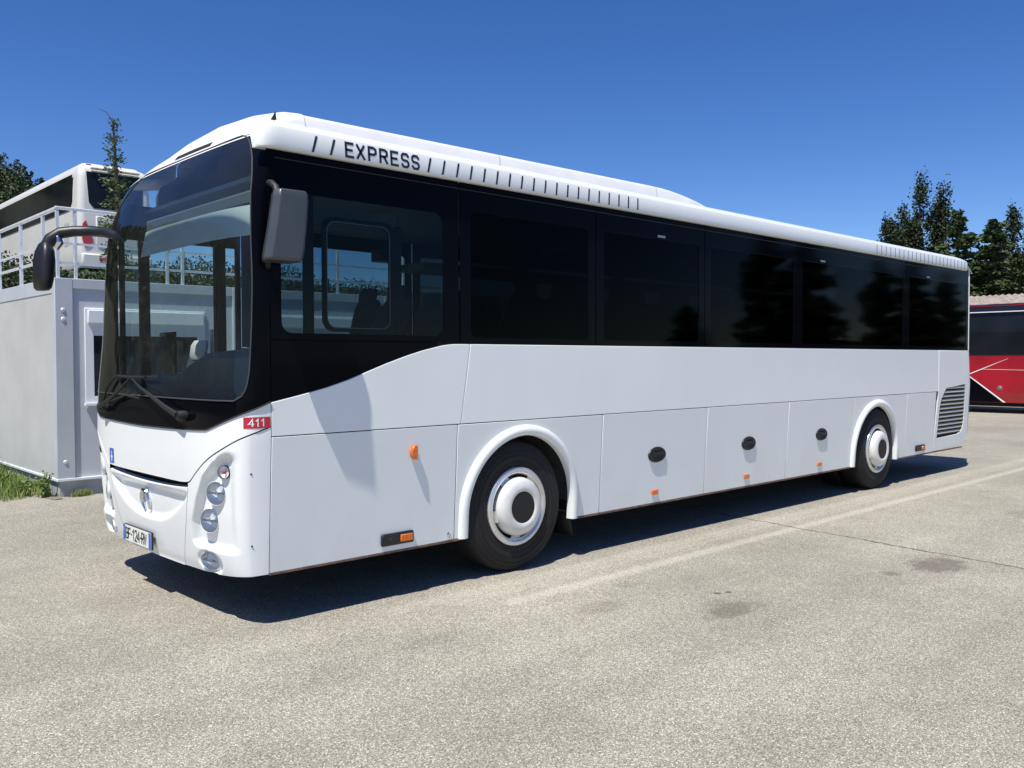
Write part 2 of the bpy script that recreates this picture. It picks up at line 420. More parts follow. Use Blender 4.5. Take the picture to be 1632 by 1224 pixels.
# ================================================================ SETTING: ground, slope, hill
def gz(x, y):
    """terrain height: flat yard, bank behind the cabins up to a terrace"""
    return 4.45*smooth((y-15.0)/9.0)*smooth((x+9)/8)*(1 if x < 60 else max(0, 1-(x-60)/60))
g = MB()
g.grid([[(x, y, 0) for x in (-400, -60, -20, 0, 20, 60, 160, 600)] for y in (-500, -120, -40, -10, 14, 40, 120, 600)])
o = g.build('ground', ASPH, smooth=False); tag(o, 'pale grey chipped asphalt yard with worn line, crack and oil stains', 'ground', kind='structure')
g = MB()
xs = [-300, -100, -40, -20, -10, -8, -6, -4, -2, 0, 5, 10, 15, 20, 30, 45, 60, 90, 120, 300, 600]
ys = [13.9, 15, 16, 17, 18, 19, 20, 21, 22, 23, 24, 26, 40, 80, 300, 600]
g.grid([[(x, y, -.06+gz(x, y)+(0.25*noise.noise(Vector((x*.3, y*.3, 0))) if 15 < y < 24 and -1 < x < 60 else 0)) for x in xs] for y in ys])
o = g.build('terrace', SLOPE); tag(o, 'grassy bank rising behind the site cabins to an upper terrace', 'bank', kind='structure')
# wooded hill, an arc far to the left of the view
def hillz(az):
    return interp(az, [48, 60, 70, 75, 79, 85, 95, 110, 125, 150, 175], [0, 0, 7, 27, 34, 44, 42, 52, 44, 24, 0])
g = MB(); rows = []
for i in range(14):
    k = i/13.0; row = []
    for j in range(70):
        az = 48+j*127/69; d = 110+70*k
        z = hillz(az)*math.sin(k*math.pi*.5)**.8+(2.2*noise.noise(Vector((az*.25, k*6, 3))) if k > 0 else 0)
        row.append((CAM.x+d*math.cos(R(az)), CAM.y+d*math.sin(R(az)), z+(1.0 if k > 0 else -2)))
    rows.append(row)
g.grid(rows); o = g.build('hill', leafm('hill_soil', (.020, .032, .014), (.035, .045, .020), .05)); tag(o, 'wooded hillside rising far behind at the left', 'hill', kind='structure')

# ================================================================ leaf helpers
def leaf_quad(mb, p, s, rnd, flat=0.0, elong=1.0, dirv=None):
    if dirv is None:
        d = Vector((rnd.gauss(0, 1), rnd.gauss(0, 1), rnd.gauss(0, 1)*(1-flat))).normalized()
    else:
        d = (dirv+Vector((rnd.gauss(0, .35), rnd.gauss(0, .35), rnd.gauss(0, .2)))).normalized()
    q = Vector((rnd.gauss(0, 1), rnd.gauss(0, 1), rnd.gauss(0, 1)))
    e = d.cross(q)
    if e.length < 1e-3: return
    e.normalize(); a = d*s*elong; b = e*s*.45
    n = len(mb.v); p = Vector(p)
    mb.v += [tuple(p-a*.5), tuple(p-a*.1+b), tuple(p+a*.6), tuple(p-a*.1-b)]; mb.f.append((n, n+1, n+2, n+3))
def fbuild(mb, name, mat, parent):
    off = OFF.get(parent, Vector((0, 0, 0))) if parent else Vector((0, 0, 0))
    me = bpy.data.meshes.new(name); me.from_pydata([(v[0]-off.x, v[1]-off.y, v[2]-off.z) for v in mb.v], [], mb.f); me.materials.append(mat)
    o = bpy.data.objects.new(name, me); col.objects.link(o)
    if parent: o.parent = parent
    return o
def cedar(name, loc, h, spread, seed, label, cat, group=None, mat=None, dens=1.0, leaf=.16, bare=.12, top=1.0):
    rnd = random.Random(seed); L0 = Vector(loc)
    root = empty(name, loc, label, cat, group)
    mt = mat or CEDAR
    lean = Vector((rnd.uniform(-.03, .03), rnd.uniform(-.03, .03), 0))
    tr = MB(); pts = [L0+lean*h*t*t+Vector((0, 0, h*t)) for t in (0, .15, .35, .55, .75, .9, 1.0)]
    tr.tube(pts, [h*.028*(1-t)+.012 for t in (0, .15, .35, .55, .75, .9, 1.0)], 8)
    lf = MB(); n = int(h*4.2); k = 0
    for i in range(n):
        t = bare+(1-bare)*(i+rnd.random()*.8)/n
        if t > .99: continue
        L = spread*(1-t)**.72*(rnd.uniform(.55, 1.12))*top+.10*h*.12
        for a in range(3 if t > .8 else 4):
            az = rnd.uniform(0, 2*math.pi); p0 = L0+lean*h*t*t+Vector((0, 0, h*t))
            up = .30 if t > .75 else rnd.uniform(-.02, .18)
            d = Vector((math.cos(az), math.sin(az), up)); LL = L*rnd.uniform(.6, 1.05)
            seg = [p0+d*LL*q+Vector((0, 0, -.10*LL*q*q)) for q in (0, .35, .7, 1)]
            tr.tube(seg, [max(.006, .012*h*.1*(1-q)+.008) for q in (0, .35, .7, 1)], 4, cap=False)
            m = int(dens*(10+LL*46))
            for _ in range(m):
                q = rnd.uniform(.12, 1.05)**.8; c = p0+d*LL*q+Vector((0, 0, -.10*LL*q*q))
                wv = .26*LL*(1.15-q)+.08
                c += Vector((rnd.gauss(0, wv*.7), rnd.gauss(0, wv*.7), rnd.gauss(0, .05+wv*.12)))
                leaf_quad(lf, c, leaf*rnd.uniform(.6, 1.4), rnd, flat=.6, elong=1.5, dirv=d if rnd.random() < .5 else None)
    if name == 'young_cedar':
        tp = pts[-1]; tr.tube([tp-Vector((0, 0, .3)), tp+Vector((-.03, 0, .05)), tp+Vector((-.14, .05, .22)), tp+Vector((-.30, .12, .27))], [.014, .011, .008, .004], 5)
    tr.build('trunk', BARK, root); fbuild(lf, 'crown', mt, root); return root
def poplar(name, loc, h, wd, seed, label, cat, group=None, stems=3, leaf=.3):
    rnd = random.Random(seed); L0 = Vector(loc); root = empty(name, loc, label, cat, group)
    tr = MB(); lf = MB()
    tr.tube([L0, L0+Vector((0, 0, h*.5)), L0+Vector((0, 0, h*.9))], [h*.022, h*.014, .03], 8)
    tips = [(0, 0, 1.0)]+[(rnd.uniform(-wd, wd)*.8, rnd.uniform(-wd, wd)*.8, rnd.uniform(.68, .93)) for _ in range(stems)]
    for ti, (dx, dy, tt) in enumerate(tips):
        base = L0+Vector((0, 0, h*(.25 if ti else .1)))
        tip = L0+Vector((dx, dy, h*tt)); mid = base.lerp(tip, .5)+Vector((dx*.35, dy*.35, 0))
        tr.tube([base, mid, tip], [.10, .06, .015], 5)
        n = int(h*tt*5.4)
        for i in range(n):
            t = rnd.random()**.85; c = (base.lerp(mid, t*2) if t < .5 else mid.lerp(tip, t*2-1))
            rr = wd*.36*(math.sin(math.pi*min(1, t*.9+.08))**.6)*rnd.uniform(.5, 1.1)
            if rnd.random() < .12: continue
            az = rnd.uniform(0, 6.28); cc = c+Vector((math.cos(az)*rr, math.sin(az)*rr, rr*.8))
            cs = rnd.uniform(.16, .42)
            for _ in range(int(70*cs/.3)):
                leaf_quad(lf, cc+Vector((rnd.gauss(0, cs*.55), rnd.gauss(0, cs*.55), rnd.gauss(0, cs*.85))), leaf*rnd.uniform(.5, 1.1), rnd)
    tr.build('trunk', BARK, root); fbuild(lf, 'crown', POPLAR, root); return root
def dirpt(u, dep, z=0.0):
    p = CAM+(F+R2*(u-816)/1401.12)*dep; return (p.x, p.y, z)

# ================================================================ THE WHITE COACH
X0, X1 = 2.565, 13.80
bus = empty('coach', (8.1, 1.275, 0), 'large white coach with black windows and EXPRESS along its roof edge, parked in the foreground', 'coach')
W = 2.55; YC = 1.275
def tuck(z): return 0.0 if z >= 1.17 else .048*((1.17-z)/.83)
ZK = [0.3,.36,.45,.55,.7,1.0,1.2,1.4,1.6,1.8,2.0,2.2,2.4,2.6,2.8,2.9,3.0,3.1]
XK = [2.350,2.332,2.315,2.30,2.285,2.275,2.28,2.29,2.315,2.34,2.355,2.37,2.39,2.43,2.49,2.53,2.58,2.64]
def x0f(z): return pinterp(z, ZK, XK)
def Sf(t, z, out=0.0):
    a = x0f(z); xc = max(2.56, a+.12); q = min(1, abs(t))
    tk = tuck(z)*smooth((q-.75)/.25)
    def pos(tt):
        q = min(1, abs(tt)); return Vector((a+(xc-a)*(1-(1-q**4)**.25), YC+YC*tt-(tk if tt > 0 else -tk), z))
    p = pos(t)
    if out:
        e = .004; p1 = pos(max(-1, t-e)); p2 = pos(min(1, t+e)); d = (p2-p1).normalized()
        n = Vector((-abs(d.y), d.x*(1 if d.y > 0 else -1), 0)).normalized()
        if n.x > 0: n = -n
        p = p+n*out
    return p
# arc length along the plan curve, so samples stay even round the corners
_n = 4000; AT = [i/_n for i in range(_n+1)]; AL = [0.0]
_p = Sf(0, 1.2)
_phi = [math.sin(math.pi/2*i/_n)**.5 for i in range(_n+1)]
AT = _phi
for t_ in AT[1:]:
    q_ = Sf(t_, 1.2); AL.append(AL[-1]+(q_-_p).length); _p = q_
AMAX = AL[-1]
import bisect
def arc(t):
    a = abs(t); i = min(len(AT)-2, max(0, bisect.bisect_right(AT, a)-1)); k = (a-AT[i])/max(1e-9, AT[i+1]-AT[i]); return AL[i]+(AL[i+1]-AL[i])*k
def tarc(l):
    a = abs(l); i = min(len(AL)-2, max(0, bisect.bisect_right(AL, a)-1)); k = (a-AL[i])/max(1e-9, AL[i+1]-AL[i]); return math.copysign(min(1, AT[i]+(AT[i+1]-AT[i])*k), l)
TG = [tarc(AMAX*(-1+2*i/130)) for i in range(131)]
WBS = [arc(t) for t in (0, .26, .645, .735)]+[arc(.765), AMAX]; WBZ = [1.183, 1.187, 1.199, 1.204, 1.209, 1.378]
def wb(t): return pinterp(arc(t), WBS[:4], WBZ[:4]) if arc(t) < WBS[3] else (1.204+(1.378-1.204)*((arc(t)-WBS[3])/(AMAX-WBS[3]))**1.12)
SMS = [arc(t) for t in (0, .45, .55, .645, .74, .877, .977)]+[AMAX]; SMZ = [.848, .850, .858, .935, 1.016, 1.102, 1.172, 1.228]
def seamz(t): return pinterp(arc(t), SMS, SMZ)
def disp(t, z):
    """sculpting of the bumper: smile hollow and headlight scoops, + is into the body"""
    a = abs(t); d = 0
    zc = .541+1.1*a**2.5
    if a < .56:
        d += .034*smooth((z-zc)/.05)*(1-smooth((z-.755)/.05))
    tl = interp(z, [.46, .50, .62, .756, .91, 1.02, 1.098], [.56, .545, .562, .615, .69, .795, .90])
    d += .047*smooth((a-tl)/.03)*(1-smooth((a-.86)/.11))*smooth((z-.455)/.045)*(1-smooth((z-1.02)/.07))
    # fog lamp pocket
    e = ((a-.69)/.12)**2+((z-.375)/.075)**2
    d += .03*(1-smooth((e-.55)/.5))
    return d
def SB(t, z, out=0.0): return Sf(t, z, out)+Vector((disp(t, z), 0, 0))
# face panel between bumper and windscreen
rows = []
for i in range(15):
    k = i/14
    rows.append([Sf(t, (seamz(t)+.009)+(wb(t)-seamz(t)-.009)*k) for t in TG])
MB().grid(rows).build('front_panel', WHITE, bus)
# bumper centre
def tcut(z): return interp(z, [.29, .40, .61, .83], [.385, .43, .505, .552])
def bottomz(t): return interp(abs(t), [0, .45, .76, 1], [.286, .292, .306, .325])
rows = []
nz, nc = 46, 90
for i in range(nz+1):
    k = i/nz; row = []
    for j in range(nc+1):
        s = -1+2*j/nc; zt_ = .800+.028*abs(s)**2.2; z = bottomz(s*.45)+(zt_-bottomz(s*.45))*k; t = s*(tcut(z)-.0025)
        row.append(SB(t, z))
    # tiny inward roll at the lip
    rows.append(row)
lip = [Vector((p.x+.05, p.y, p.z+.012)) for p in rows[-1]]
low = [Vector((p.x+.10, p.y, p.z-.008)) for p in rows[0]]
MB().grid([low]+rows+[lip]).build('bumper', WHITE, bus, angle=50)
for sg in (-1, 1):
    rows = []
    nz, nc = 70, 60
    for i in range(nz+1):
        k = i/nz; row = []
        for j in range(nc+1):
            s = j/nc; tt = .552+.448*s; zt = seamz(tt); zb = bottomz(tt); z = zb+(zt-zb)*k
            t = tcut(z)+.001+(1-tcut(z)-.001)*s
            row.append(SB(sg*t, z))
        rows.append(row)
    low = [Vector((p.x+.08, p.y+(-sg)*.04, p.z-.006)) for p in rows[0]]
    top = [Vector((p.x+.03, p.y+(-sg)*.012, p.z+.002)) for p in rows[-1]]
    cb = MB().grid([low]+rows+[top]).build('corner_bumper', WHITE, bus, angle=50)
# dark mouth / backing behind the seams
rows = [[Sf(t*.985, z)+Vector((.055+.02*(abs(t) < .9), 0, 0)) for t in TG] for z in (.36, .6, .8, .95, 1.1, 1.2)]
MB().grid(rows).build('front_backing', DARK, bus)
# lamps of the front corners
def lamp(sg, t, z, r, out, n, name, orange=False, stretch=1.0):
    p = SB(sg*t, z); nrm = Vector((n[0], n[1]*(-sg) if False else n[1]*sg, n[2])).normalized(); c = p+nrm*out
    hz = Vector((0, 0, 1)).cross(nrm).normalized(); vz = nrm.cross(hz)
    def ring(mb, prof):
        vs = []; N_ = 40
        for i in range(N_):
            a = 2*math.pi*i/N_; d = hz*math.cos(a)*stretch+vz*math.sin(a)
            for rr, hh in prof: vs.append(c+d*rr+nrm*hh)
        m = len(prof); fs = [(i*m+k, ((i+1) % N_)*m+k, ((i+1) % N_)*m+k+1, i*m+k+1) for i in range(N_) for k in range(m-1)]
        mb.add(vs, fs)
    b = MB(); ring(b, [(r*.0, -.040), (r*.28, -.038), (r*.32, -.022), (r*.7, -.012), (r*.97, .006)])
    body = b.build(name, REFL, bus)
    b = MB(); ring(b, [(r*.96, .004), (r*1.0, .010), (r*1.035, .008), (r*1.05, -.01)]); b.build('bezel', PLAST if orange else ROOFW, body)
    b = MB(); ring(b, [(0, .022), (r*.4, .020), (r*.75, .015), (r*.985, .008)]); b.build('lens', LENSG, body)
    b = MB(); ring(b, [(0, .010), (r*.16, .006), (r*.22, -.010), (r*.22, -.035)]); b.build('bulb_shield', REDL if orange else CHROME, body)
    if orange is False:
        b = MB(); b.tube([c-hz*r*.85*stretch+nrm*.0, c+nrm*.004, c+hz*r*.85*stretch], .006, 6); b.build('reflector_rib', GREYP, body)
for sg in (-1, 1):
    lamp(sg, .838, .955, .040, .014, (-.86, .50, .02), 'indicator_lamp', orange=True)
    lamp(sg, .772, .820, .073, .013, (-.90, .43, .02), 'headlight')
    lamp(sg, .700, .640, .075, .013, (-.93, .36, .02), 'headlight')
    lamp(sg, .672, .380, .058, .006, (-.95, .30, -.10), 'fog_lamp', stretch=1.5)
# screw holes at the corner
for z in (.952, .513):
    p = Sf(-.992, z, .001); MB().lathe([(0, .001), (.006, .001), (.006, -.002)], p, (-.35, -.94, 0), 12).build('screw_hole', BLKP, bus)
# ---- windscreen surround and glass
ZG0 = 1.39
TZ = [1.39, 1.395, 1.41, 1.44, 1.48, 1.60, 2.02, 2.40, 2.66, 2.85, 2.98, 3.04, 3.075]
TA = [arc(t) for t in (.930, .945, .960, .972, .979, .984, .984, .972, .945, .885, .79, .72, .64)]
def tg(z): return tarc(pinterp(z, TZ, TA))
MB().grid([[Sf(t, wb(t)+(ZG0-wb(t))*k/8) for t in TG] for k in range(9)]).build('windscreen_frit', BLACKG, bus)
zs = [ZG0+(3.075-ZG0)*i/60 for i in range(61)]
def ztop(t): return 3.077-.02*t*t-.035*smooth((abs(t)-.72)/.28)
def Sc(t, z): return Sf(t, min(z, ztop(t)))
for sg in (-1, 1):
    MB().grid([[Sc(sg*tarc(arc(tg(z))+(AMAX-arc(tg(z)))*j/22), z) for j in range(23)] for z in zs]).build('windscreen_pillar', BLACKG, bus)
def glt(z, q): return tarc(arc(tg(z))*q)
US = [-1+2*j/90 for j in range(91)]
ws = MB().grid([[Sc(glt(z, u), z) for u in US] for z in zs]).build('windscreen', WSG, bus)
# rubber line around the glass
pts = [Sf(-tg(z), z, .003) for z in zs]+[Sf(-tg(3.075)+2*tg(3.075)*k/20, 3.078, .003) for k in range(1, 20)]+[Sf(tg(z), z, .003) for z in zs[::-1]]
pts += [Sf(glt(ZG0, 1-2*k/50), ZG0, .003) for k in range(1, 50)]+[pts[0]]
MB().tube(pts, .0045, 6).build('windscreen_seal', prin('seal_grey', (.05, .055, .055), .55), ws)
# lower gasket where glass meets the white panel
MB().tube([Sf(t, wb(t)+.004, .004) for t in TG], .005, 6).build('windscreen_gasket', BLACK, ws)
# ---- white roof cap over the windscreen
def roofprof(y):
    a = min(y, W-y)
    return interp(a, [-.02, .02, .06, .14, .238, .246, .262, .28, .32, .45, .8, 1.275], [3.035, 3.072, 3.097, 3.118, 3.128, 3.190, 3.222, 3.234, 3.246, 3.280, 3.330, 3.355])
rows = []
CT = sorted(set([math.copysign(math.sin(abs(-1+2*j/80)*math.pi/2), -1+2*j/80) for j in range(81)]+[sg*(1-y/YC) for y in (.22, .236, .242, .248, .256, .264, .30) for sg in (-1, 1)]))
XC = 2.95
for i in range(25):
    v = i/24; row = []
    for t in CT:
        zt = 3.080-.02*t*t-.035*smooth((abs(t)-.72)/.28); A = Sf(t, zt)
        B = roofprof(YC+YC*t); s_ = math.sin(v*math.pi/2)**.92
        x = A.x+(XC-A.x)*v; z = zt+(B-zt)*s_
        # brow lip then a shallow step
        z -= .018*math.exp(-((v-.42)/.12)**2)*(1-abs(t)**4)
        row.append(Vector((x, YC+YC*t, z)))
    rows.append(row)
cap = MB().grid(rows).build('roof_cap', ROOFW, bus, angle=60)
MB().grid([[Vector((p.x-.002, p.y, p.z)) for p in [Sf(t, 3.072-.02*t*t-.035*smooth((abs(t)-.72)/.28)-.012*q, .002*q) for t in CT]] for q in (0, 1)]).build('cap_edge', ROOFW, cap)
# vent slot
def capz(x, y):
    t = (y-YC)/YC; zt = 3.080-.02*t*t; A = Sf(t, zt); v = (x-A.x)/(XC-A.x)
    return zt+(roofprof(y)-zt)*math.sin(v*math.pi/2)**.92-.018*math.exp(-((v-.42)/.12)**2)*(1-abs(t)**4)
MB().grid([[(x, y, capz(x, y)+.004) for x in (2.640, 2.648, 2.656, 2.664)] for y in [.98+.05*i for i in range(13)]]).build('vent_slot', DARK, cap)
for (x, h_) in ((2.70, .030), (2.765, .062)):
    b = MB(); z = capz(x, .3); b.add([(x-.03, .30, z-.004), (x+.012, .292, z-.004), (x+.012, .308, z-.004), (x+.008, .30, z+h_)], [(0,1,3),(1,2,3),(2,0,3),(0,2,1)])
    b.build('antenna_fin', BLACK, cap, smooth=False)
# ---- roof skin
def roofbase(y):
    a = min(y, W-y); return interp(a, [-.02, .02, .06, .14, .30, .7, 1.275], [3.030, 3.068, 3.093, 3.116, 3.128, 3.145, 3.155])
YR = [-.02+(W+.04)*i/60 for i in range(61)]
XR1 = 13.62
rows = [[(x, y, roofbase(y)) for y in YR] for x in (2.94, 5, 8, 11, 13.2)]
rows += [[(13.2+.62*math.sin(a), y, roofbase(y)-.16*(1-math.cos(a))) for y in YR] for a in (.3, .6, .9, 1.2, 1.5)]
MB().grid(rows).build('roof', ROOFW, bus, angle=60)
# air-conditioning fairing
def podrow(x, k, lift=0):
    # k scales the height above the roof base
    out = []
    ysv = [.25, .252, .262, .28, .32, .45, .8, 1.275]
    hz_ = [3.115, 3.195, 3.216, 3.228, 3.241, 3.275, 3.325, 3.35]
    pr = [(y, roofbase(y)+(z+lift-roofbase(y))*k) for y, z in zip(ysv, hz_)]
    pr += [(W-y, z) for y, z in pr[::-1][1:]]
    return [(x, y, z) for y, z in pr]
for i, (a, b_, name) in enumerate(((2.955, 4.668, 'roof_fairing'), (4.672, 6.656, 'roof_fairing'))):
    MB().grid([podrow(a, 1, .012*(i > 0)), podrow((a+b_)/2, 1, .012*(i+.5)), podrow(b_, 1, .012*(i+1))]).build(name, ROOFW, bus, angle=30)
rows = [podrow(6.66+.9*q, max(0.0, math.cos(q*math.pi/2)**.75)+0.001, .024) for q in (0, .12, .25, .4, .55, .7, .82, .92, 1)]
MB().grid(rows).build('roof_fairing_tail', ROOFW, bus, angle=30)
# screws on the fairing side and line below
for x in (3.55, 4.0, 4.45): MB().box(x-.03, x+.03, .243, .25, 3.118, 3.128).build('fairing_clip', GREYP, bus, smooth=False)
# ---- roof edge fascia (both sides)
fprof = [(.05, 2.902), (-.030, 2.903), (-.046, 2.912), (-.050, 2.93), (-.050, 3.026), (-.045, 3.037), (-.030, 3.047), (-.005, 3.060), (.03, 3.080), (.08, 3.100)]
def fas(sg, mb):
    st = [(2.485, .15), (2.492, .45), (2.505, .70), (2.53, .88), (2.565, .97), (2.61, 1.0), (5.0, 1.0), (8, 1.0), (13.42, 1.0), (13.52, .97), (13.60, .85), (13.64, .62), (13.655, .3)]
    rows = []
    for x, k in st:
        if sg > 0 and x < 2.7: x += .38
        row = []
        for y, z in fprof:
            yy = .05+(y-.05)*k if y < .05 else y
            zz = 2.902+(z-2.902)*(.35+.65*k)
            row.append((x, yy if sg < 0 else W-yy, zz))
        rows.append(row)
    mb.grid(rows); mb.add(rows[0], [tuple(range(len(fprof)))]); mb.add(rows[-1], [tuple(range(len(fprof)))[::-1]])
    return mb
f1 = fas(-1, MB()).build('roof_edge', WHITE, bus, angle=28)
f2 = fas(1, MB()).build('roof_edge', WHITE, bus, angle=28)
# lettering and bars on the near roof edge
FY = -.0515
fn = lambda u, v: (u, FY, v)
b = MB()
letters = [('E', 3.075), ('X', 3.158), ('P', 3.248), ('R', 3.336), ('E', 3.424), ('S', 3.510), ('S', 3.596)]
for c, x in letters: strokes(b, c, fn, x, 2.926, .053, .084, 0, .0165, lean=-.006)
b.build('lettering', NAVY, f1, smooth=False)
for i, x in enumerate((2.834, 2.961)):
    MB().add([fn(x-.008, 2.914), fn(x+.008, 2.914), fn(x+.034, 3.016), fn(x+.018, 3.016)], [(0,1,2,3)]).build('printed_bar', NAVY, f1, smooth=False)
for i in range(19):
    x = 3.728+i*.1262; l_ = .020*(1-i/18)
    MB().add([fn(x-.008, 2.918), fn(x+.008, 2.918), fn(x+.008+l_, 3.018), fn(x-.008+l_, 3.018)], [(0,1,2,3)]).build('printed_bar', NAVY, f1, smooth=False)
GRV = prin('groove_grey', (.10, .11, .13), .6)
for i in range(23):
    x = 10.62+i*.1288; MB().box(x-.006, x+.006, FY, -.04, 2.908, 3.022).build('vent_groove', GRV, f1, smooth=False)

# ---- side skin: panels
def row_y(z): return tuck(z)
def far_y(z): return W-tuck(z)
GAP = .004
def panel(name, poly, mat=WHITE, far=False, hole=None, thick=.02, out=0, label=None, bevel=.0035):
    if far: mb = prism(poly, lambda z: far_y(z)+out, -thick, hole=hole)
    else: mb = prism(poly, lambda z: row_y(z)-out, thick, hole=hole)
    return mb.build(name, mat, bus, smooth=True, bevel=bevel, seg=2, angle=30, label=label)
ZS, ZD, ZW, ZT = .333, 1.166, 1.745, 2.905
curve = [(X0, 1.378), (2.70, 1.405), (2.83, 1.432), (2.963, 1.463), (3.11, 1.505), (3.251, 1.555), (3.41, 1.610), (3.575, 1.661), (3.71, 1.697), (3.834, 1.723), (3.90, 1.735), (3.97, 1.743), (4.06, ZW)]
def arch(cx, cz, r, x0, x1, n=28):
    pts = []
    for i in range(n+1):
        a = R(180-180*i/n); pts.append((cx+r*math.cos(a), cz+r*math.sin(a)))
    return [(cx-r, ZS)]+pts+[(cx+r, ZS)]
FW, RW, WR = (4.690, .500), (10.797, .480), .600
for far in (False, True):
    if not far:
        panel('side_panel', [(X0, ZD+.006)]+curve+[(4.142, ZW), (4.048, ZD+.006)], far=far)
        panel('side_panel', [(4.053, ZD+.006), (4.148, ZW), (12.685, ZW), (12.685, ZD+.006)], far=far)
        panel('side_panel', [(X0, .325), (X0, ZD), (4.018, ZD), (4.018, ZS)], far=far)
    else:
        panel('side_panel', [(3.60, ZD+.006), (3.60, ZW), (12.685, ZW), (12.685, ZD+.006)], far=far)
        panel('side_panel', [(3.60, ZS), (3.60, ZD), (4.018, ZD), (4.018, ZS)], far=far)
    panel('wheel_arch_panel', [(4.026, ZS), (4.026, ZD), (5.602, ZD), (5.602, ZS)]+arch(FW[0], FW[1], WR, 0, 0)[::-1], far=far)
    panel('wheel_arch_panel', [(10.186, ZS), (10.186, ZD), (11.668, ZD), (11.668, ZS)]+arch(RW[0], RW[1], WR+.01, 0, 0)[::-1], far=far)
    panel('side_panel', [(11.674, ZS), (11.674, ZD), (12.615, ZD), (12.615, ZS)], far=far)
    for (a, b_) in ((5.610, 7.128), (7.136, 8.646), (8.654, 10.178)):
        d = panel('luggage_door', [(a, ZS), (a, ZD), (b_, ZD), (b_, ZS)], far=far)
        if not far:
            xm = {5.610: 6.367, 7.136: 7.883, 8.654: 9.403}[a]; y0 = tuck(.775)
            hb = MB().lathe([(0, .006), (.038, .006), (.055, .014), (.067, .012), (.072, 0)], (xm, y0, .772), (0, -1, 0), 48); hb.v = [(xm+(x-xm)*1.78, y, z) for x, y, z in hb.v]; hb.build('handle', BLACKH, d)
            MB().box(xm-.075, xm+.075, y0-.024, y0-.008, .776, .800).build('handle_grip', BLACKH, d, bevel=.006)
            y0 = tuck(.43); MB().box(xm-.055, xm+.035, y0-.016, y0, .408, .452).build('side_reflector', ORANGE, d, bevel=.006)
            MB().box(a+.01, a+.012, y0-.001, y0, .4, .401).v
    # rear corner pieces: flat part with grille opening then a quarter round
gr = [(12.730, .512), (13.470, .530), (13.60, .560), (13.665, .62), (13.69, .72), (13.675, 1.252), (13.60, 1.250), (12.960, 1.210), (12.80, 1.05), (12.765, .93)]
rc = [(12.625, ZS+.005), (12.693, ZD), (12.693, ZW), (13.78, ZW), (13.84, 1.25), (13.86, .56), (13.80, .42), (13.70, .375)]
panel('rear_corner_panel', rc, hole=gr); panel('rear_corner_panel', rc, far=True)
b = prism([(x, z) for x, z in gr], lambda z: tuck(z)+.022, .01); b.build('grille_backing', DARK, bus)
gp = MB()
def gxr(z):
    lo = interp(z, [.512, .93, 1.05, 1.21, 1.25], [12.730, 12.765, 12.80, 12.955, 13.5]); hi = interp(z, [.53, .56, .62, .72, 1.25], [13.48, 13.60, 13.665, 13.69, 13.675]); return lo, hi
for i in range(12):
    z = .565+i*.0575; lo, hi = gxr(z); lo += .004; hi -= .004; y = tuck(z)
    gp.add([(lo, y+.004, z), (hi, y+.004, z), (hi, y+.002, z+.010), (lo, y+.002, z+.010), (lo, y+.020, z+.034), (hi, y+.020, z+.034), (hi, y+.020, z+.026), (lo, y+.020, z+.026)],
           [(0,1,2,3), (3,2,5,4), (4,5,6,7), (7,6,1,0), (0,3,4,7), (1,6,5,2)])
gp.build('engine_grille', prin('grille_slat', (.42, .40, .33), .5), bus, smooth=False)
# rear end
rows = []
for z, xs_, q in ((.40, 13.70, .5), (.46, 13.80, .8), (.56, 13.86, 1), (.9, 13.852, 1), (1.25, 13.84, 1), (ZW, 13.78, 1), (2.2, 13.77, 1), (2.7, 13.76, 1), (2.9, 13.73, 1), (3.0, 13.68, .9)):
    row = [(xs_, tuck(z), z)]
    for i in range(1, 9):
        a = R(90*i/8); row.append((xs_+.15*math.sin(a), tuck(z)+.25*(1-math.cos(a)), z))
    row += [(x, W-y, z_) for x, y, z_ in row[::-1]]
    rows.append(row)
MB().grid(rows).build('rear_wall', WHITE, bus, angle=60)
MB().box(13.97, 14.0, .10, .22, .72, 1.15).build('tail_light', REDL, bus, bevel=.01)
MB().box(13.97, 14.0, W-.22, W-.10, .72, 1.15).build('tail_light', REDL, bus, bevel=.01)
b = MB(); b.box(13.845, 13.885, .030, .05, .70, .76); b.build('rear_marker', REDL, bus, bevel=.004)
# sill edges, brown with dirt
for far in (0, 1):
    for a, b_ in ((X0, 4.085), (5.295, 10.185), (11.41, 13.70)):
        y = .05 if not far else W-.05; MB().box(a, b_, y-.004, y+.02, ZS-.016, ZS-.001).build('sill_strip', RUST, bus, smooth=False)
# wheel arch lips
def archlip(cx, cz, r, far=False):
    prof = [(.046, .000), (.044, -.014), (.030, -.030), (.006, -.037), (-.020, -.033), (-.034, -.020), (-.037, .03)]
    rows = []
    path = [(cx-r, ZS-.004, -1, 0)]+[(cx-r, .42, -1, 0)]
    for i in range(41):
        a = R(180-180*i/40); path.append((cx+r*math.cos(a), cz+r*math.sin(a), math.cos(a), math.sin(a)))
    path += [(cx+r, .42, 1, 0), (cx+r, ZS-.004, 1, 0)]
    for x, z, nx, nz_ in path:
        row = []
        for d, y in prof:
            yy = tuck(z)+y; row.append((x+nx*d, (W-yy) if far else yy, z+nz_*d))
        rows.append(row)
    m = MB().grid(rows); n = len(prof)
    m.add(rows[0], [tuple(range(n))]); m.add(rows[-1], [tuple(range(n))]); return m
for far in (False, True):
    archlip(FW[0], FW[1], .585, far).build('wheel_arch', WHITE, bus, angle=50)
    archlip(RW[0], RW[1], .595, far).build('wheel_arch', WHITE, bus, angle=50)
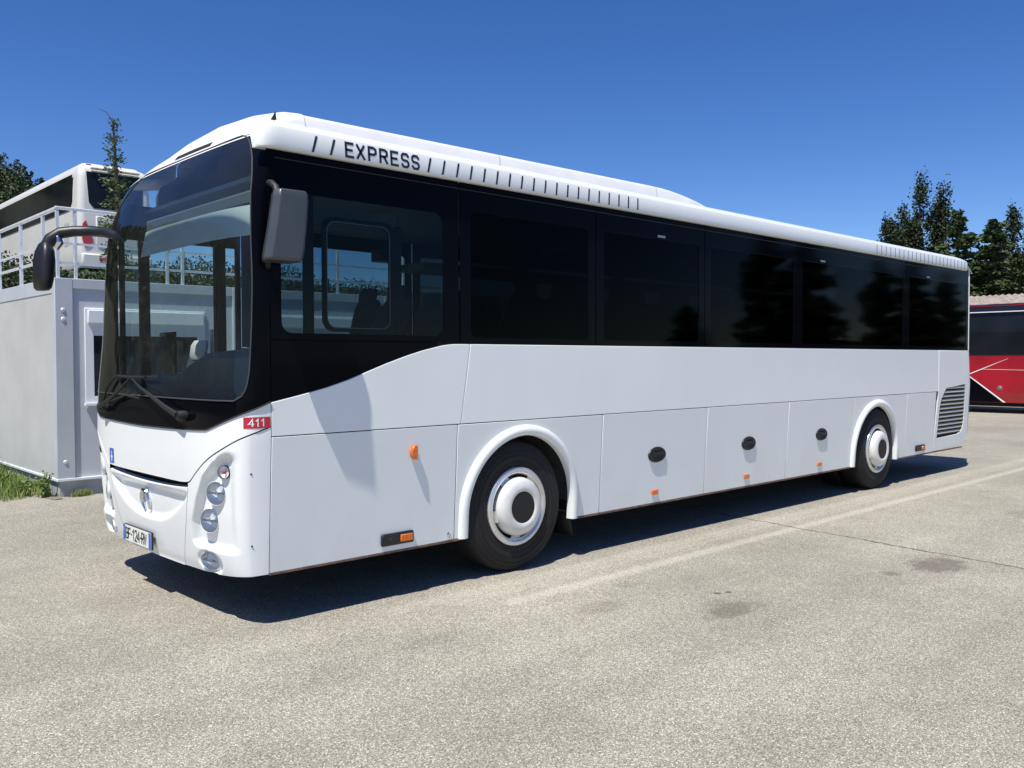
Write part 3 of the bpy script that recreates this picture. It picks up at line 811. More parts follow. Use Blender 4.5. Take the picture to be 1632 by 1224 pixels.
# ---- black window band
def band_piece(name, poly, mat, far=False, hole=None, out=0, thick=.012):
    y0 = (lambda z: .002-out) if not far else (lambda z: W-.002+out)
    return prism(poly, y0, thick if not far else -thick, hole=hole).build(name, mat, bus, smooth=True, bevel=.002, seg=1, angle=30)
drv_hole = rrect(2.640, 3.900, 1.80, 2.66, .07)
db = band_piece('driver_window_surround', [(X0, 1.759)]+[(X0, 2.62), (2.558, 2.80), (2.55, ZT), (4.036, ZT), (4.044, ZW+.006), (3.95, ZW+.005), (3.90, ZW+.001), (3.85, 1.759)], BLACKG, hole=drv_hole)
# lower black quarter glass
band_piece('quarter_panel', [(X0, 1.382)]+[(x, z+.004) for x, z in curve[1:10]]+[(3.845, 1.753), (X0, 1.753)], BLACKG)
prism(drv_hole, lambda z: .006, .004).build('driver_window', DRVG, bus, smooth=False)
# sliding window frame
b = prism(rrect(2.935, 3.50, 1.815, 2.545, .08), lambda z: .011, .02, hole=rrect(2.965, 3.445, 1.84, 2.515, .065)); fr = b.build('sliding_window_frame', BLACK, bus, bevel=.003)
b = prism(rrect(2.962, 3.448, 1.837, 2.518, .066), lambda z: .0085, .003, hole=rrect(2.967, 3.443, 1.842, 2.513, .062)); b.build('chrome_bead', prin('bead', (.16, .17, .18), .4), fr)
MB().box(2.945, 2.985, .02, .05, 2.07, 2.15).build('window_catch', BLACK, fr, bevel=.004)
MB().box(3.50, 3.545, .013, .03, 1.83, 2.53).build('window_divider', BLACK, fr)
MB().box(2.80, 2.87, .013, .03, 1.80, 2.66).build('window_divider', BLACK, fr)
# passenger windows
joints = [4.050, 5.515, 7.075, 8.820, 11.595, 13.765]
for far in (False, True):
    js = joints if not far else [3.62, 5.515, 7.075, 8.820, 11.595, 13.765]
    for i in range(len(js)-1):
        a, b_ = js[i]+.004, js[i+1]-.004
        fr = band_piece('side_window', [(a, ZW+.006), (a, ZT), (b_, ZT), (b_, ZW+.006)], BLACKG, far=far, hole=rrect(a+.10, b_-.09, ZW+.05, ZT-.20, .05))
        yy = .006 if not far else W-.006
        prism(rrect(a+.10, b_-.09, ZW+.05, ZT-.20, .05), lambda z, yy=yy: yy, .004).build('pane', DRVG if (far and i == 0) else PASSG, fr, smooth=False)
        fr.parent = bus
        if not far and i in (1, 3, 4):
            xs_ = {1: 6.403, 3: 9.37, 4: 12.3}[i]
            b = MB()
            for k in range(7): b.box(xs_-.055+k*.016, xs_-.055+k*.016+.011, -.0010, .0005, 2.722, 2.742)
            b.build('window_stamp', GREYP, fr, smooth=False)
MB().box(13.768, 13.79, -.002, .03, ZW+.004, ZT).build('corner_strip', WHITE, bus, bevel=.003)
# the black upper band line under the roof edge
MB().tube([(2.60, -.001, 2.855), (13.7, -.001, 2.855)], .0035, 5).build('rain_line', BLACK, bus)
# far side front door: two glazed leaves
dfr = MB()
for a, b_ in ((2.565, 2.60), (2.72, 2.80), (3.36, 3.46), (3.56, 3.60)): dfr.box(a, b_, W-.05, W-.005, .40, 2.88)
dfr.box(2.565, 3.60, W-.052, W-.007, 2.62, 2.90); dfr.box(2.565, 3.60, W-.052, W-.007, .34, .46)
dr = dfr.build('front_door', BLACK, bus, bevel=.004)
MB().box(2.60, 3.56, W-.030, W-.026, .46, 2.62).build('door_glass', DOORG, dr, smooth=False)
MB().tube([(3.30, W-.10, .9), (3.30, W-.10, 1.9)], .016, 8).build('grab_rail', ORANGE if False else GALV, bus)
# ---- inner shell, floors, wells
b = MB()
for far in (0, 1):
    y = .045 if not far else W-.075
    for a, b_, c, d in ((3.2 if far == 0 else 3.62, 4.0, .36, 1.40), (4.0, 4.10, .36, 1.16), (5.28, 10.19, .36, 1.16), (11.41, 12.68, .36, 1.16)): b.box(a, b_, y+.012, y+.03, c, d)
    b.box(3.95, 12.68, y, y+.03, 1.13, 1.735)
b.box(12.70, 13.72, .075, .10, .42, 1.73); b.box(12.70, 13.72, W-.10, W-.075, .42, 1.73)
b.box(2.66, 3.2, .06, .08, .40, 1.37); b.box(2.57, 3.95, .016, .03, 1.72, 1.79)
b.build('inner_shell', DARK, bus, smooth=False)
b = MB()
b.box(2.62, 4.06, .09, 2.46, .42, .50); b.box(5.30, 10.17, .09, 2.46, .38, .46); b.box(11.42, 13.7, .09, 2.46, .42, .50)
b.box(4.06, 5.30, .42, 2.13, .40, .48); b.box(10.17, 11.42, .75, 1.80, .40, .48)
b.box(2.44, 2.66, .22, 2.33, .345, .375); b.box(2.52, 2.70, .07, 2.48, .37, .43)  # undertray under the nose, added to block a light gap in the ground shadow
b.build('chassis', DARK, bus, smooth=False)
for cx in (FW[0], RW[0]):
    for s_ in (0, 1):
        b = MB(); ya, yb = (.05, .52) if s_ == 0 else (W-.52, W-.05)
        rows = [[(cx-.62, ya, .36), (cx-.62, yb, .36)]]+[[(cx+.62*math.cos(R(180-180*i/20)), ya, .5+.62*math.sin(R(180-180*i/20))), (cx+.62*math.cos(R(180-180*i/20)), yb, .5+.62*math.sin(R(180-180*i/20)))] for i in range(21)]+[[(cx+.62, ya, .36), (cx+.62, yb, .36)]]
        b.grid(rows)
        yw = yb if s_ == 0 else ya; b.box(cx-.62, cx+.62, yw, yw+.01, .40, 1.12)
        b.build('wheel_well', LINER, bus)
b = MB(); b.box(4.02, 13.7, .08, W-.08, 1.17, 1.20); b.box(2.62, 4.02, .08, W-.60, .72, .76); b.box(4.0, 4.02, .08, W-.08, .72, 1.19)
b.build('cabin_floor', INTG, bus, smooth=False)
b = MB(); b.box(2.75, 13.7, .06, W-.06, 2.83, 2.86); b.box(13.68, 13.70, .06, W-.06, 1.2, 2.85)
b.build('ceiling', INTG, bus, smooth=False)
b = MB()
for s_ in (0, 1):
    ya, yb = (.07, .48) if s_ == 0 else (W-.48, W-.07)
    b.box(5.3, 13.6, ya, yb, 2.52, 2.60)
b.build('luggage_rack', prin('rack_grey', (.12, .13, .14), .7), bus, bevel=.02)
# driver area
b = MB(); prof = [(2.66, 1.30), (2.62, 1.46), (2.68, 1.50), (2.85, 1.52), (3.00, 1.50), (3.02, 1.35), (3.0, .78), (2.80, .78)]
rows = []
for y in [.12+.1*i for i in range(22)]:
    hump = .17*smooth((1.75-y)/.7)*smooth((y-.08)/.3)+.02
    rows.append([(x+.02*abs(y-1.2)**2, y, z+(hump if 1.4 < z else 0)) for x, z in prof])
b.grid(rows); b.add(rows[0], [tuple(range(8))]); b.add(rows[-1], [tuple(range(8))[::-1]])
dsh = b.build('dashboard', DASH, bus, angle=50)
b = MB(); ring_ = []
cx, cy, cz = 3.12, .78, 1.72; ax = Vector((.55, 0, .85)).normalized(); u_ = Vector((0, 1, 0)); v_ = ax.cross(u_)
ring_ = [Vector((cx, cy, cz))+u_*.22*math.cos(2*math.pi*i/36)+v_*.22*math.sin(2*math.pi*i/36) for i in range(37)]
b.tube(ring_, .015, 8); b.tube([ring_[0], ring_[18]], .014, 6); b.tube([ring_[9], Vector((cx, cy, cz))], .014, 6)
b.lathe([(0, .02), (.06, .01), (.06, -.02)], (cx, cy, cz), ax, 20); b.tube([(cx, cy, cz), (cx-.16, cy, cz-.3)], .03, 8)
b.build('steering_wheel', BLACK, bus)
# ticket machine on a stalk and its paper roll cover
b = MB(); b.box(2.80, 2.81, 2.00, 2.32, 1.34, 1.86); b.build('clear_screen', DOORG, bus, smooth=False)
# sun blind (rolled screen) behind the upper windscreen
b = MB(); b.grid([[(x0f(z)+.13+.22*abs((y-YC)/YC)**4*(1), y, z) for y in [.12+.1*i for i in range(20)]] for z in (2.42, 2.50, 2.62)]); b.build('sun_blind', VISOR, bus)
b = MB(); b.box(2.62, 2.72, .16, 2.10, 2.62, 2.72); b.build('blind_roller', DASH, bus, bevel=.02)
b = MB(); b.box(2.85, 3.56, .10, .13, 2.50, 2.62); b.build('side_blind', prin('side_blind', (.14, .17, .17), .8), bus)
b = MB(); b.tube([(3.45, 1.95, .76), (3.45, 1.95, 2.84)], .018, 8); b.build('grab_pole', GALV, bus)
b = MB(); b.box(4.95, 5.19, 2.30, 2.46, 2.60, 2.72); b.build('speaker_box', PLAST, bus, bevel=.01)
# seats
def seat_mesh():
    b = MB(); b.box(0, .46, 0, .45, .42, .54); b.box(.05, .40, .05, .40, 0, .42)
    rows = []
    for z, x, wd_, th_ in ((.50, .40, .225, .10), (.75, .43, .23, .10), (.95, .47, .225, .09), (1.04, .49, .20, .08), (1.08, .50, .15, .06)):
        rows.append([(x+th_*math.cos(a)*.5, .225+wd_*math.sin(a), z) for a in [2*math.pi*i/16 for i in range(17)]])
    b.grid(rows); b.add(rows[-1][:-1], [tuple(range(16))]); return b
sm = seat_mesh()
hr = MB(); rows = []
for z, x, wd_, th_ in ((1.03, .475, .11, .07), (1.06, .475, .135, .09), (1.15, .49, .14, .09), (1.19, .50, .11, .06)):
    rows.append([(x+th_*math.cos(a)*.5, .225+wd_*math.sin(a), z) for a in [2*math.pi*i/16 for i in range(17)]])
hr.grid(rows); hr.add(rows[-1][:-1], [tuple(range(16))])
seat_me = None
def mk(mb, name, mat, par):
    me = bpy.data.meshes.new(name); me.from_pydata([tuple(v) for v in mb.v], [], mb.f); me.materials.append(mat)
    for p_ in me.polygons: p_.use_smooth = True
    try: me.set_sharp_from_angle(angle=R(50))
    except Exception: pass
    o = bpy.data.objects.new(name, me); col.objects.link(o); o.parent = par; return o
s0 = mk(sm, 'seat', SEATM, bus); h0 = mk(hr, 'headrest', SEATM, s0)
base = Vector((8.1, YC, 0)); first = True
for r_ in range(12):
    for y in (.13, .60, 1.50, 1.97):
        if r_ == 0 and y < 1: continue
        x = 4.25+r_*.765
        if first: s = s0; first = False
        else:
            s = s0.copy(); col.objects.link(s); s.parent = bus; hcp = h0.copy(); col.objects.link(hcp); hcp.parent = s
        s.location = Vector((x, y, 1.12))-base
drs = s0.copy(); col.objects.link(drs); drs.name = 'driver_seat'; drs.parent = bus; drs.location = Vector((3.45, .52, .86))-base
hcp = h0.copy(); col.objects.link(hcp); hcp.parent = drs
gs = s0.copy(); col.objects.link(gs); gs.name = 'courier_seat'; gs.parent = bus; gs.location = Vector((2.63, 2.06, .61))-base
h2 = h0.copy(); h2.data = h0.data.copy(); h2.data.materials[0] = HEADR; col.objects.link(h2); h2.parent = gs; h2['label'] = 'white cloth headrest cover'
# ---- wheels
def wheel(cx, far=False, cz=.505, y0=.035):
    sg = -1 if not far else 1
    Y0 = y0 if not far else W-y0
    ax = (0, sg, 0); c = (cx, Y0, cz)
    tp = [(.300, -.02), (.312, .004), (.345, .012), (.350, .009), (.355, .012), (.39, .011), (.393, .007), (.397, .011), (.43, .006), (.434, .002), (.438, .005), (.462, -.002), (.466, -.007), (.470, -.005), (.488, -.016), (.503, -.045), (.505, -.10), (.505, -.20), (.503, -.24), (.488, -.27), (.44, -.28), (.30, -.27)]
    t = MB().lathe(tp, c, ax, 72).build('wheel', TYRE, bus, angle=45)
    b = MB().lathe([(.295, -.03), (.306, .006), (.302, .018), (.288, .026), (.268, .024), (.252, .012), (.247, .000)], c, ax, 72)
    for k in range(5):   # bridges between ring and dome
        a0 = 2*math.pi*k/5+.25; pts = []
        b.lathe([(.250, .006), (.240, .002), (.228, .014), (.215, .03)], c, ax, 7, a0-.20, a0+.20)
    b.build('hub_ring', RINGM, t, angle=50)
    MB().lathe([(.285, -.03), (.24, -.05), (.20, -.05), (.1, -.05), (0, -.05)], c, ax, 48).build('rim', prin('rim_dark', (.03, .03, .032), .6) if 'rim_dark' not in MT else MT['rim_dark'], t)
    MB().lathe([(.224, -.02), (.226, .012), (.222, .040), (.210, .062), (.190, .076), (.160, .084), (.135, .085), (.124, .080), (.120, .076)], c, ax, 64).build('hub_cover', HUBM, t, angle=50)
    MB().lathe([(.1205, .076), (.118, .079), (.10, .082), (0, .083)], c, ax, 48).build('hub_cap', prin('cap_black', (.008, .008, .009), .6, bump=.1, bscale=90) if 'cap_black' not in MT else MT['cap_black'], t)
    return t
for far in (False, True):
    wheel(4.632, far); wheel(10.838, far)
# inner rear twin tyre
for y in (.36, W-.64):
    MB().lathe([(.30, 0), (.48, 0), (.505, .03), (.505, .25), (.48, .28), (.30, .28)], (10.838, y, .505), (0, 1, 0), 48).build('wheel', TYRE, bus)
MB().tube([(4.632, .4, .5), (4.632, W-.4, .5)], .06, 10).build('axle', DARK, bus)
MB().tube([(10.838, .3, .5), (10.838, W-.3, .5)], .09, 10).build('axle', DARK, bus)
b = MB(); b.grid([[(5.36, .16, .42), (5.36, .44, .42)], [(5.37, .16, .28), (5.37, .44, .28)], [(5.40, .16, .15), (5.40, .44, .15)]]); b.build('mud_flap', BLACK, bus, solid=.01)
b = MB(); b.grid([[(11.46, .16, .42), (11.46, .60, .42)], [(11.48, .16, .18), (11.48, .60, .18)]]); b.build('mud_flap', BLACK, bus, solid=.01)
# ---- side lights
b = MB(); y0 = tuck(1.0); pr_ = [(3.650, .945), (3.620, .950), (3.603, .972), (3.598, 1.0), (3.605, 1.028), (3.625, 1.046), (3.650, 1.050)]
prism(pr_, lambda z: y0-.034, .034).build('side_indicator', ORANGE, bus, bevel=.008)
def mark_lamp(x0_, x1_, z0, z1, xo):
    y = tuck((z0+z1)/2); h = MB(); h.box(x0_, x1_, y-.024, y+.004, z0, z1); hh = h.build('side_marker_lamp', PLAST, bus, bevel=.012)
    MB().box(xo, x1_-.018, y-.034, y-.020, z0+.018, z1-.016).build('orange_lens', ORANGE, hh, bevel=.006)
    MB().lathe([(0, .003), (.012, .002), (.014, 0)], (x0_+.07, y-.024, (z0+z1)/2), (0, -1, 0), 12).build('screw', BLKP, hh)
mark_lamp(3.378, 3.645, .372, .456, 3.525); mark_lamp(12.02, 12.31, .378, .460, 12.18)
MB().lathe([(0, .010), (.012, .010), (.018, .002), (.022, 0)], (3.972, tuck(.37), .372), (0, -1, 0), 16).build('door_lock', CHROME, bus)
# ---- sticker 411 on the corner, wrapped round the curve
def cornerpath(s):
    # arc-length walk from X joint forwards, s metres
    pts = [Sf(-1+.0006*i, 1.26, .0015) for i in range(0, 260)]
    acc = 0
    for i in range(len(pts)-1):
        d = (pts[i+1]-pts[i]).length
        if acc+d >= s: return pts[i].lerp(pts[i+1], (s-acc)/d)
        acc += d
    return pts[-1]
def cfn(e):
    def f(s, z):
        p = cornerpath(s); q = cornerpath(s+.004); d = (q-p).normalized(); n = Vector((d.y, -d.x, 0)); n = n if n.y < 0 else -n
        return Vector((p.x, p.y, z))+n*e
    return f
f0 = cfn(.0005); SL = .165
st = MB().grid([[f0(.004+SL*i/14, z) for i in range(15)] for z in (1.226, 1.293)]).build('number_sticker', STRED, bus)
f1_ = cfn(.0015); b = MB()
strokes(b, '411', lambda u, v: f1_(.004+SL-u, v), .030, 1.239, .030, .041, .012, .0085, narrow={'1': .75})
b.build('lettering', WPRINT, st, smooth=False)
# blue information sticker
b = MB(); b.grid([[Sf(t, z, .001) for t in (.468, .49, .51, .545)] for z in (.875, .93, .985)]); bs = b.build('blue_sticker', STBLUE, bus)
b = MB(); b.grid([[Sf(t, z, .002) for t in (.500, .512)] for z in (.888, .945)]); b.grid([[Sf(t, z, .002) for t in (.490, .522)] for z in (.915, .93)])
b.add([Sf(.498, .950, .002), Sf(.514, .950, .002), Sf(.506, .970, .002)], [(0, 1, 2)]); b.build('pictogram', WPRINT, bs, smooth=False)
# chrome emblem in the smile: an open dolphin-like loop
cz_, ct = .655, .055
b = MB(); pts = []
for i in range(33):
    a = R(-60+300*i/32); rr_ = 1+.10*math.sin(a*2); pts.append(SB(ct+.050*math.cos(a)*rr_, cz_+.078*math.sin(a), .012))
rad = [.003+.017*math.sin(math.pi*min(1, (i+2)/34))**.8 for i in range(33)]
b.tube(pts, rad, 8); em = b.build('emblem', CHROME, bus)
# number plate
px0, px1, pz0, pz1 = 1.205, 1.725, .335, .447
XP = 2.292
def pf(e): return lambda u, v: Vector((XP-e+.02*((.45-v)/.12)*0, px1-u, v))
MB().box(XP, XP+.012, px0-.004, px1+.004, pz0-.004, pz1+.004).build('plate_holder', BLKP, bus)
pl = MB().box(XP-.004, XP-.001, px0, px1, pz0, pz1).build('number_plate', PLATE, bus, bevel=.001)
b = MB(); q = pf(.0055)
for a, b_ in ((0.0, .040), (.480, .520)): b.add([q(a, pz0), q(b_, pz0), q(b_, pz1), q(a, pz1)], [(0,1,2,3)])
b.build('blue_band', STBLUE, pl, smooth=False)
b = MB(); strokes(b, 'BF-124-RW', pf(.0065), .055, pz0+.020, .038, .073, .0095, .0098, narrow={'-': .55}); b.build('lettering', BLKP, pl, smooth=False)
b = MB()
for i in range(8):
    a = 2*math.pi*i/8; b.add([pf(.0065)(.020+.011*math.cos(a)+.002*c1, pz1-.03+.011*math.sin(a)+.002*c2) for c1, c2 in ((-1,-1),(1,-1),(1,1),(-1,1))], [(0,1,2,3)])
b.build('band_stars', WPRINT, pl, smooth=False)
# ---- wipers
def wpath(lst, out): return [Sf(t, z, o_) for (t, z), o_ in zip(lst, out)]
b = MB(); piv = Sf(-.53, 1.285, .03)
b.lathe([(0, .03), (.028, .028), (.034, .0), (.034, -.03)], piv, (-1, 0, .1), 16)
b.tube(wpath([(-.53, 1.29), (-.35, 1.34), (-.12, 1.42), (.0, 1.457)], [.055, .05, .05, .05]), [.019, .015, .011, .009], 8)
b.tube(wpath([(-.10, 1.425), (.05, 1.475), (.155, 1.515)], [.05, .045, .035]), .007, 6)
wa = b.build('wiper_arm', BLACK, bus)
b = MB(); b.tube(wpath([(-.20, 1.527), (0, 1.522), (.2, 1.520), (.40, 1.525)], [.022]*4), .008, 6); b.tube(wpath([(-.05, 1.522), (.15, 1.519), (.35, 1.523)], [.035]*3), .009, 6); b.build('wiper_blade', BLACK, wa)
b = MB(); piv = Sf(.60, 1.285, .03); b.lathe([(0, .03), (.028, .028), (.034, .0), (.034, -.03)], piv, (-1, 0, .1), 16)
b.tube(wpath([(.60, 1.285), (.50, 1.33), (.36, 1.385), (.27, 1.43)], [.055, .05, .05, .05]), [.019, .015, .011, .009], 8)
b.tube(wpath([(.28, 1.42), (.22, 1.47), (.16, 1.515)], [.05, .045, .035]), .007, 6)
b.tube(wpath([(-.02, 1.375), (.2, 1.39), (.4, 1.345), (.58, 1.305)], [.045]*4), .006, 6)
wa = b.build('wiper_arm', BLACK, bus)
b = MB(); b.tube(wpath([(.645, 1.27), (.60, 1.36), (.545, 1.44), (.47, 1.50), (.42, 1.52)], [.025]*5), .009, 6); b.build('wiper_blade', BLACK, wa)
# ---- mirrors
def rloft(mb, secs, pts):
    rows = []
    for (c, hx, hz_, r, dirh, dirv) in secs: pass
# far-side mirror arm
b = MB(); A0 = Vector((2.49, 2.22, 2.585))
arm = [A0, (2.44, 2.45, 2.650), (2.38, 2.60, 2.672), (2.27, 2.67, 2.668), (2.18, 2.715, 2.650), (2.115, 2.74, 2.600), (2.075, 2.75, 2.52), (2.065, 2.752, 2.46)]
arm = [Vector(p) for p in arm]
b.tube(arm, [.034, .040, .043, .043, .046, .048, .048, .03], 14); mm = b.build('mirror_arm', PLAST, bus)
b = MB(); rows = []
for k, (z, y, hw, hd) in enumerate(((2.575, 2.75, .030, .02), (2.56, 2.75, .060, .035), (2.50, 2.75, .095, .052), (2.42, 2.75, .108, .060), (2.28, 2.75, .104, .056), (2.21, 2.75, .094, .045), (2.19, 2.75, .07, .032), (2.186, 2.75, .03, .015))):
    c = Vector((2.055+.06*(z-2.2), y, z)); hdir = Vector((.16, -.987, 0)); ddir = Vector((-.987, -.16, 0)); row = []
    for i in range(21):
        a = 2*math.pi*i/20; ca, sa = math.cos(a), math.sin(a)
        row.append(c+hdir*hw*math.copysign(abs(ca)**.6, ca)+ddir*hd*math.copysign(abs(sa)**.6, sa))
    rows.append(row)
b.grid(rows); b.add(rows[0][:-1], [tuple(range(20))]); b.add(rows[-1][:-1], [tuple(range(20))])
hd = b.build('mirror_housing', PLAST, mm, angle=50)
b = MB(); b.tube([(2.16, 2.70, 2.62), (2.16, 2.66, 2.56), (2.14, 2.68, 2.52)], [.02, .032, .022], 10); b.build('spot_mirror', MGLASS, mm)
# near-side mirror: deep tapering box hanging from a black bracket
b = MB(); rows = []
def nm(z, xa, xb, ya, yb): return [(xa, ya, z), (xb, ya, z), (xb, yb, z), (xa, yb, z)]
def nm(z, dx, k):
    P = [(2.555, -.040), (2.505, -.165), (2.530, -.207), (2.700, -.218), (2.724, -.192), (2.720, -.050)]
    cx_, cy_ = 2.61, -.125
    return [(cx_+(x-cx_)*k+dx, cy_+(y-cy_)*k, z) for x, y in P]
secs = [nm(2.636, .000, .86), nm(2.622, -.001, .97), nm(2.58, -.004, 1.0), nm(2.44, -.022, 1.05), nm(2.27, -.050, 1.10), nm(2.225, -.058, 1.07), nm(2.213, -.060, .94)]
NS = 6
vs = [v for s_ in secs for v in s_]; fs = []
for i in range(len(secs)-1):
    for k in range(NS): fs.append((i*NS+k, i*NS+(k+1) % NS, (i+1)*NS+(k+1) % NS, (i+1)*NS+k))
fs += [tuple(range(NS)), tuple(range((len(secs)-1)*NS, len(secs)*NS))[::-1]]
b.add(vs, fs); nb = b.build('mirror_housing', MIRR, bus, bevel=.010, seg=3)
b = MB(); b.box(2.690, 2.705, -.175, -.06, 2.30, 2.56); b.build('mirror_glass', MGLASS, nb, bevel=.004)
b = MB(); b.tube([(2.57, .03, 2.70), (2.56, -.04, 2.69), (2.56, -.09, 2.66), (2.56, -.11, 2.61)], [.022, .02, .02, .025], 10)
b.tube([(2.56, .02, 2.195), (2.53, -.04, 2.20), (2.51, -.08, 2.225)], [.018, .016, .018], 8); b.build('mirror_bracket', BLACK, nb)

# ================================================================ SITE CABINS
def cabin(x0, idx, label):
    x1 = x0+2.43; y0, y1 = 6.45, 12.45; zb, zt = .205, 2.62
    root = empty('site_cabin', ((x0+x1)/2, (y0+y1)/2, 0), label, 'cabin', 'white site cabins standing in a row')
    b = MB(); b.box(x0+.03, x1-.03, y0+.03, y1-.03, .0, .20); b.build('plinth', prin('plinth', (.42, .45, .47), .7, var=.2, vscale=4) if 'plinth' not in MT else MT['plinth'], root, smooth=False)
    b = MB(); b.box(x0-.008, x1+.008, y0-.012, y1+.012, .19, .222); b.build('base_rail', PVC, root, bevel=.004)
    hole = [(x0+.37, 1.17), (x0+.37, 2.20), (x0+1.80, 2.20), (x0+1.80, 1.17)]
    b = prism([(x0+.20, .222), (x0+.20, 2.50), (x1-.20, 2.50), (x1-.20, .222)], lambda z: y0+.03, .05, hole=hole); b.build('front_wall', CABW, root, smooth=False)
    for a in (x0, x1-.20): MB().box(a, a+.20, y0, y0+.12, .222, 2.62).build('corner_post', CABF, root, bevel=.006)
    MB().box(x0+.20, x1-.20, y0+.004, y0+.10, 2.50, 2.62).build('head_beam', CABF, root, bevel=.006)
    MB().box(x0, x1, y1-.12, y1, .222, 2.62).build('back_wall', CABF, root, bevel=.006)
    for a in (x0+.006, x1-.05): MB().box(a, a+.044, y0+.12, y1-.12, .222, 2.44).build('side_wall', CABS, root, smooth=False)
    for a in (x0-.002, x1-.08): MB().box(a, a+.082, y0+.12, y1-.12, 2.44, 2.62).build('roof_beam', CABF, root, bevel=.005)
    b = MB(); b.box(x0+.05, x1-.05, y0+.08, y1-.08, 2.56, 2.61); b.build('roof', GALV, root, smooth=False)
    for z in (2.24, 2.13, .42):
        for a in (x0+.07,): MB().lathe([(0, .012), (.018, .010), (.026, 0)], (a+.02, y0, z), (0, -1, 0), 14).build('bolt', GALV, root)
    # window: frame, shutter box, panes, sill
    wx0, wx1 = x0+.335, x0+1.84
    b = prism([(wx0, 1.12), (wx0, 2.275), (wx1, 2.275), (wx1, 1.12)], lambda z: y0+.005, .05, hole=[(wx0+.10, 1.20), (wx0+.10, 2.00), (wx1-.10, 2.00), (wx1-.10, 1.20)])
    wf = b.build('window', PVC, root, bevel=.006)
    MB().box(wx0+.03, wx1-.03, y0-.03, y0+.02, 2.09, 2.25).build('shutter_box', PVC, wf, bevel=.008)
    b = MB(); b.box(wx0+.10, wx1-.10, y0+.012, y0+.035, 1.94, 2.00); b.box((wx0+wx1)/2-.03, (wx0+wx1)/2+.03, y0+.012, y0+.04, 1.20, 1.94); b.build('sash', PVC, wf, bevel=.003)
    MB().box(wx0+.10, wx1-.10, y0+.04, y0+.045, 1.20, 1.96).build('pane', CABG, wf, smooth=False)
    MB().box(wx0-.02, wx1+.02, y0-.035, y0+.02, 1.085, 1.12).build('sill', PVC, wf, bevel=.004)
    return root, x0, x1
cabin(3.18, 0, 'pale grey site cabin left of the coach, its long side and corner in full view')
cabin(5.66, 1, 'middle white site cabin, seen through the windscreen and driver window of the coach')
cabin(8.14, 2, 'third white site cabin in the row, mostly hidden behind the coach body')
# guard rail on the cabin roofs
rail = empty('guard_rail', (3.24, 6.5, 2.62), 'galvanised white guard rail standing on the edge of the cabin roofs', 'railing')
for x in (3.24, 3.44, 4.55, 4.75, 5.9, 7.1, 8.3, 9.5, 10.5): MB().box(x-.017, x+.017, 6.505, 6.54, 2.61, 3.44).build('post', GALV, rail, smooth=False)
for y in (7.1, 8.1, 9.2, 10.2, 11.2, 12.2): MB().box(3.225, 3.26, y-.024, y+.024, 2.61, 3.42).build('post', GALV, rail, smooth=False)
b = MB(); b.box(3.215, 10.55, 6.50, 6.545, 3.44, 3.475); b.box(3.217, 3.262, 6.545, 12.4, 3.435, 3.47); b.build('top_rail', GALV, rail, bevel=.006)
b = MB(); b.box(3.24, 10.5, 6.51, 6.54, 2.79, 2.82); b.box(3.24, 10.5, 6.512, 6.538, 3.03, 3.055); b.box(3.225, 3.255, 6.55, 12.4, 2.85, 2.88); b.box(3.227, 3.253, 6.55, 12.4, 3.03, 3.055); b.build('mid_rail', GALV, rail, smooth=False)
# ================================================================ PALE COACH ON THE TERRACE
bz = 4.48
bc = empty('parked_coach', (11.05, 33, bz), 'cream-white coach parked on the upper terrace beyond the cabins, seen from its rear corner', 'coach')
def bcs(z): return interp(z, [.35, .5, 1.0, 2.0, 3.2, 3.7, 3.9, 4.0], [.05, .0, 0, 0, .03, .06, .14, .30])
b = MB(); rows = []
for z in (.35, .5, 1.0, 1.6, 2.1, 2.6, 3.1, 3.5, 3.75, 3.9, 3.98, 4.03):
    e = bcs(z); row = []
    for i in range(9):
        a = R(180+90*i/8); r_ = .22
        row.append((9.84+e+r_+r_*math.cos(a), 27.3+e*1.4+r_+r_*math.sin(a), bz+z))
    for i in range(9):
        a = R(270+90*i/8); row.append((12.34-e-.22+.22*math.cos(a), 27.3+e*1.4+.22+.22*math.sin(a), bz+z))
    row += [(12.34-e, 39, bz+z), (9.84+e, 39, bz+z), row[0]]
    rows.append(row)
b.grid(rows); b.add(rows[-1][:-1], [tuple(range(len(rows[-1])-1))]); b.build('body', CREAM, bc, angle=60)
b = MB(); b.grid([[(9.815, y, bz+z) for y in (28.05, 38.9)] for z in (2.35, 3.62)]); 
b = MB(); b.add([(9.822+.0, 28.3, bz+2.42), (9.822, 38.9, bz+2.42), (9.85, 38.9, bz+3.62), (9.85, 27.95, bz+3.62), (9.83, 28.0, bz+2.7)], [(0,1,2,3,4)]); b.build('side_window', BCG, bc, smooth=False)
b = MB(); b.add([(10.35, 27.285, bz+2.42), (11.85, 27.285, bz+2.42), (12.0, 27.30, bz+2.6), (12.05, 27.36, bz+3.68), (10.12, 27.36, bz+3.68), (10.18, 27.31, bz+2.62)], [(0,1,2,3,4,5)]); b.build('rear_window', BCG, bc, smooth=False)
b = MB(); b.box(10.25, 11.9, 27.22, 27.4, 3.76+bz, 3.84+bz); b.build('roof_spoiler', CREAM, bc, bevel=.03)
for x in (10.0, 11.98):
    pts = [(x+.02, 1.15), (x+.16, 1.20), (x+.30, 1.38), (x+.24, 1.60), (x+.14, 1.85), (x+.06, 2.10), (x-.04, 1.95), (x-.06, 1.45)]
    prism([(a, c+bz-.1) for a, c in pts], lambda z: 27.275, .08).build('tail_light', REDL, bc, bevel=.01)
MB().box(10.1, 10.26, 27.27, 27.30, bz+3.88, bz+3.92).build('top_light', REDL, bc)
b = MB(); b.box(10.4, 11.8, 27.26, 27.4, bz+1.15, bz+2.15); b.build('engine_hatch', CREAM, bc, bevel=.03)
